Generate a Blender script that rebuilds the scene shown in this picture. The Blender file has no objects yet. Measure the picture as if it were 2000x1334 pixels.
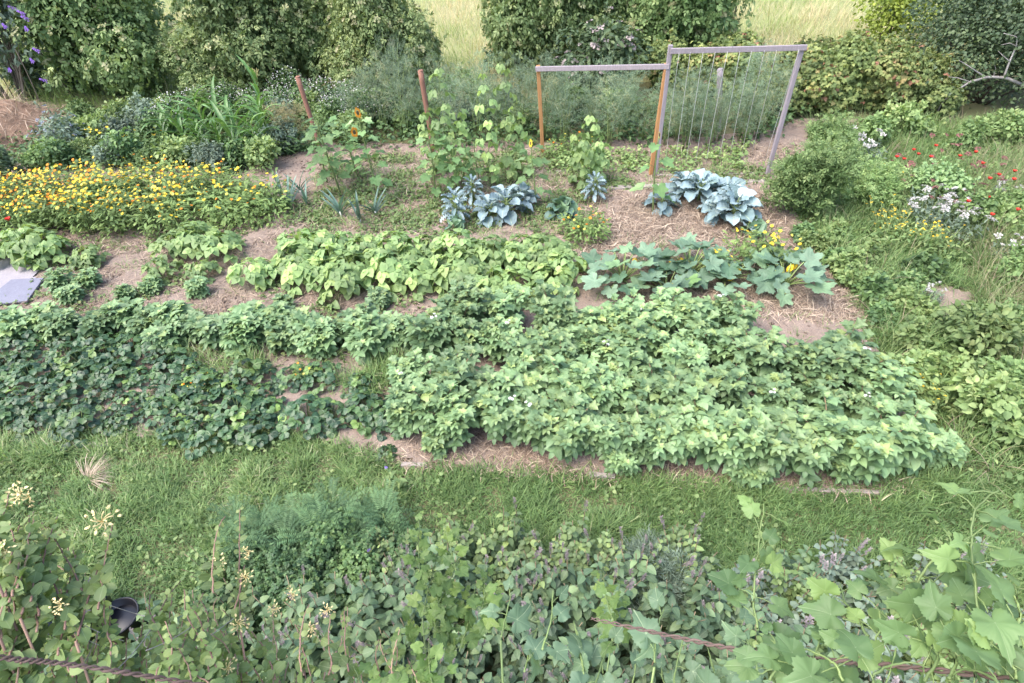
import bpy, math, random
import numpy as np
from mathutils import Vector, Matrix

# ------------------------------------------------------------------ camera, sky, sun, exposure
SC = bpy.context.scene
COL = SC.collection
R = math.radians
PITCH, ROLL, FPX, CAMH = R(41.65), R(-2.5), 1150.0, 4.45
cam_data = bpy.data.cameras.new('camera')
cam = bpy.data.objects.new('camera', cam_data)
COL.objects.link(cam)
cam_data.sensor_width = 36.0
cam_data.lens = FPX / 2000 * 36
cam_data.clip_start = 0.05
cam_data.clip_end = 2000
CAMROT = Matrix.Rotation(math.pi / 2 - PITCH, 4, 'X') @ Matrix.Rotation(ROLL, 4, 'Z')
cam.matrix_world = Matrix.Translation((0, 0, CAMH)) @ CAMROT
SC.camera = cam

world = bpy.data.worlds.new('World')
SC.world = world
world.use_nodes = True
wt = world.node_tree
sky = wt.nodes.new('ShaderNodeTexSky')
sky.sky_type = 'NISHITA'
sky.sun_disc = False
SUN_EL, SUN_AZ = R(60), R(-115)
sky.sun_elevation = SUN_EL
sky.sun_rotation = SUN_AZ
sky.dust_density = 3.2
sky.air_density = 1.0
sky.ozone_density = 1.0
bg = wt.nodes['Background']
bg.inputs['Strength'].default_value = 0.15
wt.links.new(sky.outputs[0], bg.inputs[0])

sun_data = bpy.data.lights.new('sun', 'SUN')
sun_data.energy = 0.85
sun_data.angle = R(50)
sun_data.color = (1.0, 0.98, 0.95)
sun = bpy.data.objects.new('sun', sun_data)
COL.objects.link(sun)
sdir = Vector((math.sin(SUN_AZ) * math.cos(SUN_EL), math.cos(SUN_AZ) * math.cos(SUN_EL), math.sin(SUN_EL)))
sun.rotation_euler = sdir.to_track_quat('Z', 'Y').to_euler()
SC.view_settings.view_transform = 'Standard'
SC.view_settings.look = 'None'
SC.view_settings.exposure = 1.93
SC.view_settings.gamma = 1.0
SC.render.engine = 'CYCLES'
SC.cycles.max_bounces = 6
SC.cycles.diffuse_bounces = 4
SC.cycles.glossy_bounces = 2
SC.cycles.transmission_bounces = 3
SC.cycles.transparent_max_bounces = 4

rng = np.random.default_rng(11)
random.seed(5)
U = rng.uniform
M3 = np.array(CAMROT.to_3x3())


def ray(px, py):
    d = M3 @ np.array([(px - 1000) / FPX, -(py - 667) / FPX, -1.0])
    return d


def at(px, py, h=0.0):
    """world point at height h seen at photo position px, py"""
    d = ray(px, py)
    t = (h - CAMH) / d[2]
    return np.array([d[0] * t, d[1] * t, h])


def at_y(px, py, y):
    d = ray(px, py)
    t = y / d[1]
    return np.array([d[0] * t, y, CAMH + d[2] * t])


def at_d(px, py, dist):
    d = ray(px, py)
    d = d / np.linalg.norm(d)
    return np.array([0, 0, CAMH]) + d * dist


def poly(pts, h=0.0):
    return np.array([at(x, y, h)[:2] for x, y in pts])


def inside(P, pg):
    x, y = P[:, 0], P[:, 1]
    n = len(pg)
    c = np.zeros(len(P), bool)
    j = n - 1
    for i in range(n):
        xi, yi = pg[i]
        xj, yj = pg[j]
        with np.errstate(divide='ignore', invalid='ignore'):
            k = ((yi > y) != (yj > y)) & (x < (xj - xi) * (y - yi) / (yj - yi + 1e-12) + xi)
        c ^= k
        j = i
    return c


def fill(pg, per_m2, holes=()):
    lo, hi = pg.min(0), pg.max(0)
    n = int((hi[0] - lo[0]) * (hi[1] - lo[1]) * per_m2)
    P = U(lo, hi, (n, 2))
    k = inside(P, pg)
    for h in holes:
        k &= ~inside(P, h)
    return P[k]


def darts(pg, dmin, tries=6000, holes=()):
    lo, hi = pg.min(0), pg.max(0)
    P = U(lo, hi, (tries, 2))
    k = inside(P, pg)
    for h in holes:
        k &= ~inside(P, h)
    out = []
    for p in P[k]:
        if all((p[0] - q[0]) ** 2 + (p[1] - q[1]) ** 2 > dmin * dmin for q in out):
            out.append(p)
    return np.array(out)


def vnoise(P, scale, seed=0):
    """smooth value noise, 0..1"""
    r = np.random.default_rng(seed).random((64, 64))
    q = np.asarray(P) * scale + 200.0
    i = np.floor(q).astype(int)
    f = q - i
    f = f * f * (3 - 2 * f)
    a = r[i[:, 0] % 64, i[:, 1] % 64]
    b = r[(i[:, 0] + 1) % 64, i[:, 1] % 64]
    c = r[i[:, 0] % 64, (i[:, 1] + 1) % 64]
    d = r[(i[:, 0] + 1) % 64, (i[:, 1] + 1) % 64]
    return (a * (1 - f[:, 0]) + b * f[:, 0]) * (1 - f[:, 1]) + (c * (1 - f[:, 0]) + d * f[:, 0]) * f[:, 1]


# ------------------------------------------------------------------ materials
def lin(r, g, b):
    f = lambda c: (c / 12.92 if c <= 0.04045 else ((c + 0.055) / 1.055) ** 2.4)
    return (f(r / 255), f(g / 255), f(b / 255), 1)


def leafmat(name, stops, rough=0.5, spec=0.35, transl=0.35, vein=0.25, objvar=0.25, vwidth=0.09):
    m = bpy.data.materials.new(name)
    m.use_nodes = True
    nt = m.node_tree
    N, L = nt.nodes, nt.links
    N.clear()
    out = N.new('ShaderNodeOutputMaterial')
    bsdf = N.new('ShaderNodeBsdfPrincipled')
    at_ = N.new('ShaderNodeAttribute')
    at_.attribute_name = 'var'
    ramp = N.new('ShaderNodeValToRGB')
    e = ramp.color_ramp.elements
    while len(e) < len(stops):
        e.new(0.5)
    for i, (p, c) in enumerate(stops):
        e[i].position = p
        e[i].color = (c[0], c[1], c[2], 1)
    L.new(at_.outputs['Fac'], ramp.inputs[0])
    oi = N.new('ShaderNodeObjectInfo')
    mr = N.new('ShaderNodeMapRange')
    mr.inputs['To Min'].default_value = 1 - objvar
    mr.inputs['To Max'].default_value = 1 + objvar
    L.new(oi.outputs['Random'], mr.inputs['Value'])
    tc = N.new('ShaderNodeTexCoord')
    noi = N.new('ShaderNodeTexNoise')
    noi.inputs['Scale'].default_value = 9.0
    noi.inputs['Detail'].default_value = 3.0
    L.new(tc.outputs['Object'], noi.inputs['Vector'])
    mr2 = N.new('ShaderNodeMapRange')
    mr2.inputs['From Min'].default_value = 0.3
    mr2.inputs['From Max'].default_value = 0.7
    mr2.inputs['To Min'].default_value = 0.8
    mr2.inputs['To Max'].default_value = 1.2
    L.new(noi.outputs['Fac'], mr2.inputs['Value'])
    mul = N.new('ShaderNodeMath')
    mul.operation = 'MULTIPLY'
    L.new(mr.outputs[0], mul.inputs[0])
    L.new(mr2.outputs[0], mul.inputs[1])
    hs = N.new('ShaderNodeHueSaturation')
    L.new(ramp.outputs[0], hs.inputs['Color'])
    L.new(mul.outputs[0], hs.inputs['Value'])
    col = hs.outputs[0]
    if vein:
        uv = N.new('ShaderNodeUVMap')
        sx = N.new('ShaderNodeSeparateXYZ')
        L.new(uv.outputs[0], sx.inputs[0])
        ab = N.new('ShaderNodeMath')
        ab.operation = 'ABSOLUTE'
        L.new(sx.outputs[0], ab.inputs[0])
        mv = N.new('ShaderNodeMapRange')
        mv.inputs['From Min'].default_value = 0.0
        mv.inputs['From Max'].default_value = vwidth
        mv.inputs['To Min'].default_value = vein
        mv.inputs['To Max'].default_value = 0.0
        L.new(ab.outputs[0], mv.inputs['Value'])
        mx = N.new('ShaderNodeMixRGB')
        mx.inputs[2].default_value = (0.42, 0.5, 0.3, 1)
        L.new(mv.outputs[0], mx.inputs[0])
        L.new(col, mx.inputs[1])
        col = mx.outputs[0]
    L.new(col, bsdf.inputs['Base Color'])
    bsdf.inputs['Roughness'].default_value = rough
    bsdf.inputs['Specular IOR Level'].default_value = spec
    if transl > 0:
        tr = N.new('ShaderNodeBsdfTranslucent')
        g = N.new('ShaderNodeMixRGB')
        g.blend_type = 'MULTIPLY'
        g.inputs[0].default_value = 1
        g.inputs[2].default_value = (1.25, 1.25, 0.7, 1)
        L.new(col, g.inputs[1])
        L.new(g.outputs[0], tr.inputs[0])
        mix = N.new('ShaderNodeMixShader')
        mix.inputs[0].default_value = transl
        L.new(bsdf.outputs[0], mix.inputs[1])
        L.new(tr.outputs[0], mix.inputs[2])
        L.new(mix.outputs[0], out.inputs[0])
    else:
        L.new(bsdf.outputs[0], out.inputs[0])
    return m


def groundmat(name, cols, scales=(1.2, 9, 60), rough=0.95, bump=0.5):
    m = bpy.data.materials.new(name)
    m.use_nodes = True
    nt = m.node_tree
    N, L = nt.nodes, nt.links
    b = N['Principled BSDF']
    tc = N.new('ShaderNodeTexCoord')
    prev = None
    hs = []
    for i, s in enumerate(scales):
        n = N.new('ShaderNodeTexNoise')
        n.inputs['Scale'].default_value = s
        n.inputs['Detail'].default_value = 6
        n.inputs['Roughness'].default_value = 0.65
        L.new(tc.outputs['Object'], n.inputs['Vector'])
        r = N.new('ShaderNodeMapRange')
        r.inputs['From Min'].default_value = 0.35
        r.inputs['From Max'].default_value = 0.65
        L.new(n.outputs['Fac'], r.inputs['Value'])
        hs.append(n)
        mx = N.new('ShaderNodeMixRGB')
        L.new(r.outputs[0], mx.inputs[0])
        if prev is None:
            mx.inputs[1].default_value = (*cols[0], 1)
        else:
            L.new(prev, mx.inputs[1])
            f = N.new('ShaderNodeMath')
            f.operation = 'MULTIPLY'
            f.inputs[1].default_value = 0.5
            L.new(r.outputs[0], f.inputs[0])
            L.new(f.outputs[0], mx.inputs[0])
        mx.inputs[2].default_value = (*cols[i + 1], 1)
        prev = mx.outputs[0]
    L.new(prev, b.inputs['Base Color'])
    b.inputs['Roughness'].default_value = rough
    b.inputs['Specular IOR Level'].default_value = 0.15
    bp = N.new('ShaderNodeBump')
    bp.inputs['Strength'].default_value = bump
    bp.inputs['Distance'].default_value = 0.03
    L.new(hs[-1].outputs['Fac'], bp.inputs['Height'])
    L.new(bp.outputs[0], b.inputs['Normal'])
    return m


def woodmat(name, c1, c2, stretch=(30, 30, 3), rough=0.8):
    m = groundmat(name, [c1, c2, c1, tuple(x * 0.6 for x in c1)], (2, 8, 30), rough, 0.4)
    nt = m.node_tree
    tc = [n for n in nt.nodes if n.type == 'TEX_COORD'][0]
    mp = nt.nodes.new('ShaderNodeMapping')
    mp.inputs['Scale'].default_value = stretch
    nt.links.new(tc.outputs['Object'], mp.inputs['Vector'])
    for n in nt.nodes:
        if n.type == 'TEX_NOISE':
            nt.links.new(mp.outputs[0], n.inputs['Vector'])
    return m


def plain(name, c, rough=0.6, spec=0.3):
    m = leafmat(name, [(0, tuple(x * 0.8 for x in c)), (1, tuple(min(1, x * 1.15) for x in c))], rough, spec, 0, 0, 0.1)
    return m


# ------------------------------------------------------------------ mesh builder
def norm(a):
    return a / (np.linalg.norm(a, axis=-1, keepdims=True) + 1e-12)


class MB:
    def __init__(self):
        self.V, self.F, self.A, self.T = [], [], [], []
        self.n = 0

    def raw(self, v, f, var, uv=None):
        v = np.asarray(v, float).reshape(-1, 3)
        f = np.asarray(f, int).reshape(-1, 3)
        self.V.append(v)
        self.F.append(f + self.n)
        self.A.append(np.broadcast_to(np.asarray(var, float), (len(v),)).copy())
        self.T.append(np.full((len(v), 2), 0.5) if uv is None else np.asarray(uv, float))
        self.n += len(v)

    def inst(self, tpl, pos, fwd, up, scale=1.0, var=0.5):
        V, F, T = tpl
        pos = np.atleast_2d(np.asarray(pos, float))
        n = len(pos)
        fwd = np.broadcast_to(np.asarray(fwd, float), (n, 3))
        up = np.broadcast_to(np.asarray(up, float), (n, 3))
        Y = norm(fwd)
        X = np.cross(Y, up)
        bad = np.linalg.norm(X, axis=1) < 1e-4
        if bad.any():
            X[bad] = np.cross(Y[bad], np.array([0.3, 0.9, 0.1]))
        X = norm(X)
        Z = np.cross(X, Y)
        Mx = np.stack([X, Y, Z], axis=2)
        s = np.asarray(scale, float)
        if s.ndim == 1:
            s = s[:, None]
        s = np.broadcast_to(s, (n, 1) if s.ndim < 2 or s.shape[-1] == 1 else (n, 3))
        VV = V[None] * s[:, None, :]
        P = np.einsum('nij,nkj->nki', Mx, VV) + pos[:, None, :]
        k = len(V)
        FF = (F[None] + (np.arange(n) * k)[:, None, None]).reshape(-1, 3)
        va = np.repeat(np.broadcast_to(np.asarray(var, float), (n,)), k)
        self.raw(P.reshape(-1, 3), FF, va, np.tile(T, (n, 1)))

    def tube(self, pts, r, sides=5, var=0.5, cap=True):
        pts = np.asarray(pts, float)
        n = len(pts)
        r = np.broadcast_to(np.asarray(r, float), (n,))
        d = norm(np.gradient(pts, axis=0))
        ref = np.array([0.37, 0.91, 0.18])
        x = norm(np.cross(d, ref))
        y = np.cross(d, x)
        a = np.arange(sides) / sides * 2 * math.pi
        P = pts[:, None] + r[:, None, None] * (np.cos(a)[None, :, None] * x[:, None] + np.sin(a)[None, :, None] * y[:, None])
        F = []
        for i in range(n - 1):
            for j in range(sides):
                k = (j + 1) % sides
                a0, a1, b0, b1 = i * sides + j, i * sides + k, (i + 1) * sides + j, (i + 1) * sides + k
                F += [(a0, a1, b1), (a0, b1, b0)]
        if cap:
            for j in range(1, sides - 1):
                F.append((0, j + 1, j))
                e = (n - 1) * sides
                F.append((e, e + j, e + j + 1))
        self.raw(P.reshape(-1, 3), F, var)

    def tpl(self):
        return (np.concatenate(self.V), np.concatenate(self.F), np.concatenate(self.T))

    def mesh(self, name, mat, smooth=True):
        V = np.concatenate(self.V).astype(np.float32)
        F = np.concatenate(self.F).astype(np.int32)
        A = np.concatenate(self.A).astype(np.float32)
        T = np.concatenate(self.T).astype(np.float32)
        me = bpy.data.meshes.new(name)
        me.vertices.add(len(V))
        me.vertices.foreach_set('co', V.ravel())
        me.loops.add(len(F) * 3)
        me.loops.foreach_set('vertex_index', F.ravel())
        me.polygons.add(len(F))
        me.polygons.foreach_set('loop_start', np.arange(0, len(F) * 3, 3, dtype=np.int32))
        me.polygons.foreach_set('use_smooth', np.full(len(F), smooth))
        at_ = me.attributes.new('var', 'FLOAT', 'POINT')
        at_.data.foreach_set('value', A)
        uv = me.uv_layers.new(name='UVMap')
        uv.data.foreach_set('uv', T[F.ravel()].ravel())
        me.materials.append(mat)
        me.update(calc_edges=True)
        me.validate()
        return me

    def obj(self, name, mat, parent=None, smooth=True):
        return link(name, self.mesh(name, mat, smooth), parent)


def link(name, me, parent=None):
    o = bpy.data.objects.new(name, me)
    COL.objects.link(o)
    if parent is not None:
        o.parent = parent
    return o


def tag(o, label=None, cat=None, group=None, kind=None):
    if label:
        o['label'] = label
    if cat:
        o['category'] = cat
    if group:
        o['group'] = group
    if kind:
        o['kind'] = kind
    return o


def thing(name, label, cat, loc=(0, 0, 0), rz=0.0, s=1.0, group=None):
    o = bpy.data.objects.new(name, None)
    o.empty_display_size = 0.1
    COL.objects.link(o)
    o.location = [float(v) for v in loc]
    o.rotation_euler = (0, 0, float(rz))
    o.scale = (s, s, s) if np.isscalar(s) else s
    return tag(o, label, cat, group)


def plant(name, proto, p, label, cat, group=None, rz=None, s=1.0):
    """proto: list of (part name, mesh, [list of matrices] or None)"""
    loc = (p[0], p[1], p[2] if len(p) > 2 else 0.0)
    t = thing(name, label, cat, loc, U(0, 6.28) if rz is None else rz, s, group)
    if name in ('potato_plant', 'strawberry_plant', 'bean_plant', 'marigold_plant', 'maize_plant', 'woundwort_plant', 'mint_plant'):
        t.rotation_euler = (U(-0.13, 0.13), U(-0.13, 0.13), t.rotation_euler[2])
    for pn, me, mats in proto:
        if mats is None:
            link(pn, me, t)
        else:
            for mt in mats:
                o = link(pn, me, t)
                o.matrix_local = mt
    return t


# ------------------------------------------------------------------ leaf templates (length 1 along +Y, face up +Z)
def leaf(n=4, w=0.35, a=0.5, b=0.9, fold=0.15, curl=0.3, ruff=0.0, pet=0.0, back=0.0):
    t = np.linspace(0, 1, n + 1)
    pr = t ** a * (1 - t) ** b
    tt = np.linspace(0, 1, 200)
    pr = pr / (tt ** a * (1 - tt) ** b).max() * w
    ang = curl * t
    dy, dz = np.cos(ang), -np.sin(ang)
    y = np.concatenate([[0], np.cumsum((dy[1:] + dy[:-1]) / 2 / n)]) + pet
    z = np.concatenate([[0], np.cumsum((dz[1:] + dz[:-1]) / 2 / n)])
    V, T = [(0, y[0], z[0])], [(0, 0)]
    for i in range(1, n):
        r = ruff * (1 if i % 2 else -1)
        by = -back * (1 - t[i]) ** 3
        V += [(0, y[i], z[i]), (-pr[i], y[i] + by, z[i] + fold * pr[i] * 2 + r), (pr[i], y[i] + by, z[i] + fold * pr[i] * 2 - r)]
        T += [(0, t[i]), (-1, t[i]), (1, t[i])]
    V.append((0, y[n], z[n]))
    T.append((0, 1))
    F = [(0, 1, 2), (0, 3, 1)]
    for i in range(1, n - 1):
        c, l, r_ = 1 + 3 * (i - 1), 2 + 3 * (i - 1), 3 + 3 * (i - 1)
        C, Lq, Rq = c + 3, l + 3, r_ + 3
        F += [(c, C, Lq), (c, Lq, l), (c, r_, Rq), (c, Rq, C)]
    c = 1 + 3 * (n - 2)
    e = len(V) - 1
    F += [(c, e, c + 1), (c, c + 2, e)]
    return np.array(V, float), np.array(F, int), np.array(T, float)


def fan(lobes, sig, base=0.3, n=36, ser=0.06, cup=0.1, wave=0.04, droop=0.15, cy=0.3, heart=0.25):
    """palmate leaf; lobes: (angle deg from +Y, length)"""
    th = np.linspace(-math.pi, math.pi, n, endpoint=False)
    r = np.full(n, base)
    vein = np.ones(n)
    for a_, l in lobes:
        d = (th - R(a_) + math.pi) % (2 * math.pi) - math.pi
        r = np.maximum(r, l * np.exp(-(d / sig) ** 2))
        vein = np.minimum(vein, np.abs(d) / 0.16)
    vein = np.clip(vein, 0, 1)
    r *= 1 + ser * np.where(np.arange(n) % 2 == 0, 1, -1)
    d = np.abs((th + 2 * math.pi) % (2 * math.pi) - math.pi)
    r *= 1 - (1 - heart) * np.exp(-(d / 0.3) ** 2)
    x, y = np.sin(th) * r, np.cos(th) * r + cy
    V = [(0, cy, 0)]
    T = [(0, 0)]
    QS = (0.35, 0.7, 1.0)
    for q in QS:
        for i in range(n):
            X, Y = x[i] * q, (y[i] - cy) * q + cy
            rr = r[i] * q
            z = cup * rr * rr + 0.16 * abs(X) * (1 - abs(X)) + wave * math.sin(th[i] * 5 + 1.0) * q * q + 0.02 * vein[i] * (1 if q == 0.7 else 0.4) - droop * max(Y - cy, 0) ** 2
            V.append((X, Y, z))
            T.append((vein[i], q))
    F = []
    for i in range(n):
        j = (i + 1) % n
        F += [(0, 1 + j, 1 + i)]
        for k in range(2):
            F += [(1 + k * n + i, 1 + k * n + j, 1 + (k + 1) * n + j), (1 + k * n + i, 1 + (k + 1) * n + j, 1 + (k + 1) * n + i)]
    V, F, T = np.array(V, float), np.array(F, int), np.array(T, float)
    return V, F[:, ::-1], T


def compound(lt, pairs, term=0.34, side=0.28, rach=0.75, arch=0.5, ang=62, first=0.3, grow=0.9, tilt=0.25, stemr=0.012):
    """pinnate leaf of total length about 1"""
    mb = MB()
    n = 7
    t = np.linspace(0, 1, n)
    a_ = 0.35 - arch * t * 1.6
    y = np.concatenate([[0], np.cumsum(np.cos(a_)[1:] * rach / (n - 1))])
    z = np.concatenate([[0], np.cumsum(np.sin(a_)[1:] * rach / (n - 1))])
    if stemr:
        mb.tube(np.stack([np.zeros(n), y, z], 1), np.linspace(stemr, stemr * 0.5, n), 3, 0.5)
    P, Fw, S, Up = [], [], [], []
    e = np.array([0, math.cos(a_[-1]), math.sin(a_[-1])])
    P.append((0, y[-1], z[-1]))
    Fw.append(e + np.array([0, 0, -0.25]))
    Up.append((0, 0.2, 1))
    S.append(term)
    for i in range(pairs):
        q = first + (0.95 - first) * i / max(1, pairs - 0.0)
        yy, zz = np.interp(q, t, y), np.interp(q, t, z)
        for s in (-1, 1):
            P.append((0, yy, zz))
            Fw.append((s * math.sin(R(ang)), math.cos(R(ang)), -tilt + 0.12 * ((i * 7 + s) % 3 - 1)))
            Up.append((-s * 0.25, 0.1 * ((i + s) % 3), 1))
            S.append(side * (grow + (1 - grow) * i))
    mb.inst(lt, P, np.array(Fw), np.array(Up), np.array(S), 0.5)
    return mb.tpl()


def trifol(lt, term=0.5, side=0.48, ang=75, pet=0.5, droop=-0.2, stemr=0.012):
    mb = MB()
    if stemr:
        mb.tube([(0, 0, 0), (0, pet * 0.5, 0.02), (0, pet, 0)], stemr, 3, 0.5)
    mb.inst(lt, [(0, pet, 0)] * 3, np.array([(0, 1, droop), (math.sin(R(ang)), math.cos(R(ang)), droop), (-math.sin(R(ang)), math.cos(R(ang)), droop)]),
            np.array([(0, 0.1, 1), (-0.2, 0, 1), (0.2, 0, 1)]), np.array([term, side, side]), 0.5)
    return mb.tpl()


def disc(n=10, petals=0, inner=0.35, cup=0.1, z0=0.0):
    """flower disc radius 1 facing +Z"""
    V, F = [(0, 0, z0)], []
    k = petals * 2 if petals else n
    for i in range(k):
        a_ = i / k * 2 * math.pi
        r = (1.0 if i % 2 == 0 else 0.72) if petals else 1.0
        V.append((math.cos(a_) * r, math.sin(a_) * r, cup * r))
    for i in range(k):
        F.append((0, 1 + i, 1 + (i + 1) % k))
    V = np.array(V, float)
    return V, np.array(F, int), np.full((len(V), 2), 0.5)


def dirs(n, up=0.0, spread=1.0):
    v = rng.normal(size=(n, 3)) * spread
    v[:, 2] += up
    return norm(v)


def sphere_dirs(n):
    return norm(rng.normal(size=(n, 3)))


# ------------------------------------------------------------------ leaf materials
G = lambda *c: c
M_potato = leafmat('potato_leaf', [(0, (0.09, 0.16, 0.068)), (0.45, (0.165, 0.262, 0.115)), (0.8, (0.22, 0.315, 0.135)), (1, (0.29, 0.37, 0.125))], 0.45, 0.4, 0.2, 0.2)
M_straw_leaf = leafmat('strawberry_leaf', [(0, (0.025, 0.06, 0.028)), (0.5, (0.05, 0.105, 0.042)), (0.8, (0.1, 0.175, 0.055)), (1, (0.2, 0.3, 0.07))], 0.42, 0.5, 0.2, 0.2)
M_bean = leafmat('bean_leaf', [(0, (0.13, 0.2, 0.08)), (0.6, (0.24, 0.35, 0.13)), (1, (0.37, 0.48, 0.16))], 0.5, 0.35, 0.3, 0.2)
M_marigold = leafmat('marigold_leaf', [(0, (0.09, 0.14, 0.05)), (0.6, (0.18, 0.265, 0.085)), (1, (0.28, 0.36, 0.12))], 0.6, 0.25, 0.3, 0.1)
M_maize = leafmat('maize_leaf', [(0, (0.06, 0.14, 0.04)), (0.6, (0.125, 0.245, 0.065)), (1, (0.22, 0.32, 0.13))], 0.38, 0.5, 0.3, 0.35, vwidth=0.15)
M_sunleaf = leafmat('sunflower_leaf', [(0, (0.07, 0.14, 0.05)), (0.6, (0.14, 0.24, 0.09)), (1, (0.25, 0.36, 0.16))], 0.55, 0.3, 0.3, 0.2)
M_aspar = leafmat('asparagus_fern', [(0, (0.14, 0.2, 0.13)), (0.7, (0.24, 0.32, 0.21)), (1, (0.4, 0.38, 0.21))], 0.7, 0.2, 0.2, 0)
M_elder = leafmat('elder_leaf', [(0, (0.08, 0.14, 0.05)), (0.5, (0.175, 0.25, 0.095)), (1, (0.37, 0.43, 0.18))], 0.55, 0.3, 0.3, 0.1)
M_elderdk = leafmat('dark_leaf', [(0, (0.045, 0.08, 0.042)), (0.55, (0.095, 0.145, 0.068)), (1, (0.18, 0.24, 0.1))], 0.5, 0.35, 0.25, 0.1)
M_bramble = leafmat('bramble_leaf', [(0, (0.08, 0.12, 0.045)), (0.5, (0.16, 0.21, 0.07)), (0.8, (0.26, 0.29, 0.1)), (0.93, (0.33, 0.25, 0.11)), (1, (0.28, 0.14, 0.09))], 0.55, 0.3, 0.3, 0.1)
M_ygreen = leafmat('yellowgreen_leaf', [(0, (0.10, 0.15, 0.03)), (1, (0.30, 0.36, 0.06))], 0.55, 0.3, 0.3, 0.1)
M_umbel = leafmat('elder_flower', [(0, (0.26, 0.28, 0.13)), (1, (0.48, 0.46, 0.28))], 0.8, 0.1, 0.2, 0)
M_blue = leafmat('brassica_leaf', [(0, (0.12, 0.185, 0.18)), (0.6, (0.215, 0.295, 0.315)), (1, (0.32, 0.41, 0.42))], 0.55, 0.4, 0.12, 0.5, vwidth=0.12)
M_savoy = leafmat('savoy_leaf', [(0, (0.06, 0.12, 0.10)), (0.6, (0.11, 0.20, 0.15)), (1, (0.22, 0.34, 0.16))], 0.5, 0.4, 0.12, 0.4, vwidth=0.12)
M_courg = leafmat('courgette_leaf', [(0, (0.065, 0.125, 0.07)), (0.5, (0.12, 0.195, 0.12)), (0.8, (0.17, 0.255, 0.165)), (1, (0.16, 0.28, 0.07))], 0.55, 0.35, 0.22, 0.25, vwidth=0.15)
M_herb = leafmat('herb_leaf', [(0, (0.05, 0.1, 0.042)), (0.6, (0.1, 0.175, 0.065)), (1, (0.19, 0.29, 0.1))], 0.5, 0.35, 0.25, 0.15)
M_mint = leafmat('mint_leaf', [(0, (0.07, 0.11, 0.055)), (0.6, (0.15, 0.21, 0.09)), (1, (0.25, 0.33, 0.11))], 0.55, 0.3, 0.25, 0.25)
M_nettle = leafmat('woundwort_leaf', [(0, (0.055, 0.095, 0.05)), (0.6, (0.105, 0.165, 0.08)), (1, (0.19, 0.26, 0.11))], 0.5, 0.35, 0.2, 0.2)
M_tansy = leafmat('tansy_leaf', [(0, (0.055, 0.11, 0.05)), (1, (0.13, 0.215, 0.09))], 0.6, 0.25, 0.2, 0)
M_hop = leafmat('hop_leaf', [(0, (0.065, 0.12, 0.05)), (0.6, (0.125, 0.2, 0.08)), (1, (0.2, 0.29, 0.095))], 0.5, 0.35, 0.35, 0.55, vwidth=0.12)
M_goldhop = leafmat('young_hop_leaf', [(0, (0.09, 0.16, 0.05)), (0.6, (0.16, 0.25, 0.075)), (1, (0.26, 0.35, 0.1))], 0.5, 0.35, 0.35, 0.3, vwidth=0.12)
M_oldhop = leafmat('mottled_hop_leaf', [(0, (0.08, 0.14, 0.09)), (1, (0.16, 0.24, 0.13))], 0.5, 0.35, 0.3, 0.7, vwidth=0.3)
M_honey = leafmat('honeysuckle_leaf', [(0, (0.09, 0.145, 0.05)), (0.6, (0.19, 0.265, 0.095)), (1, (0.31, 0.38, 0.14))], 0.5, 0.35, 0.35, 0.25)
M_grass = leafmat('lawn_grass', [(0, (0.07, 0.13, 0.04)), (0.5, (0.14, 0.225, 0.078)), (0.8, (0.225, 0.305, 0.11)), (0.93, (0.31, 0.34, 0.17)), (1, (0.46, 0.41, 0.28))], 0.55, 0.35, 0.3, 0)
M_meadow = leafmat('meadow_grass', [(0, (0.17, 0.27, 0.07)), (0.35, (0.3, 0.37, 0.14)), (0.6, (0.44, 0.43, 0.23)), (1, (0.56, 0.46, 0.3))], 0.7, 0.2, 0.3, 0)
M_wildgrass = leafmat('wild_grass', [(0, (0.08, 0.15, 0.05)), (0.5, (0.15, 0.23, 0.09)), (0.8, (0.25, 0.28, 0.13)), (1, (0.33, 0.25, 0.19))], 0.65, 0.25, 0.3, 0)
M_weed = leafmat('weed_leaf', [(0, (0.1, 0.165, 0.06)), (0.6, (0.2, 0.285, 0.105)), (1, (0.33, 0.4, 0.16))], 0.55, 0.3, 0.3, 0.1)
M_greyherb = leafmat('grey_herb', [(0, (0.09, 0.13, 0.09)), (1, (0.22, 0.28, 0.20))], 0.65, 0.25, 0.2, 0.1)
M_mug = leafmat('mugwort_leaf', [(0, (0.09, 0.15, 0.055)), (0.6, (0.19, 0.285, 0.105)), (1, (0.32, 0.41, 0.165))], 0.6, 0.25, 0.3, 0.1)
M_leek = leafmat('leek_leaf', [(0, (0.07, 0.13, 0.10)), (1, (0.17, 0.26, 0.20))], 0.45, 0.4, 0.15, 0.2)
M_stem = leafmat('green_stem', [(0, (0.10, 0.15, 0.05)), (1, (0.22, 0.28, 0.10))], 0.6, 0.3, 0, 0)
M_pstem = leafmat('reddish_stem', [(0, (0.12, 0.09, 0.05)), (1, (0.24, 0.17, 0.10))], 0.6, 0.3, 0, 0)
M_bark = leafmat('bark', [(0, (0.06, 0.05, 0.04)), (1, (0.16, 0.13, 0.10))], 0.85, 0.2, 0, 0)
M_greybark = leafmat('weathered_bark', [(0, (0.18, 0.16, 0.15)), (1, (0.36, 0.33, 0.31))], 0.85, 0.2, 0, 0)
M_canes = leafmat('yellow_cane', [(0, (0.22, 0.20, 0.08)), (1, (0.40, 0.34, 0.14))], 0.7, 0.2, 0, 0)
M_strawf = leafmat('straw_fibre', [(0, (0.16, 0.11, 0.08)), (0.5, (0.36, 0.27, 0.2)), (1, (0.62, 0.5, 0.38))], 0.8, 0.2, 0.1, 0)
M_yellow = plain('yellow_petal', (0.80, 0.56, 0.04), 0.6)
M_ltyellow = plain('lemon_petal', (0.82, 0.68, 0.12), 0.6)
M_orange = plain('orange_petal', (0.80, 0.27, 0.02), 0.6)
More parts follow.
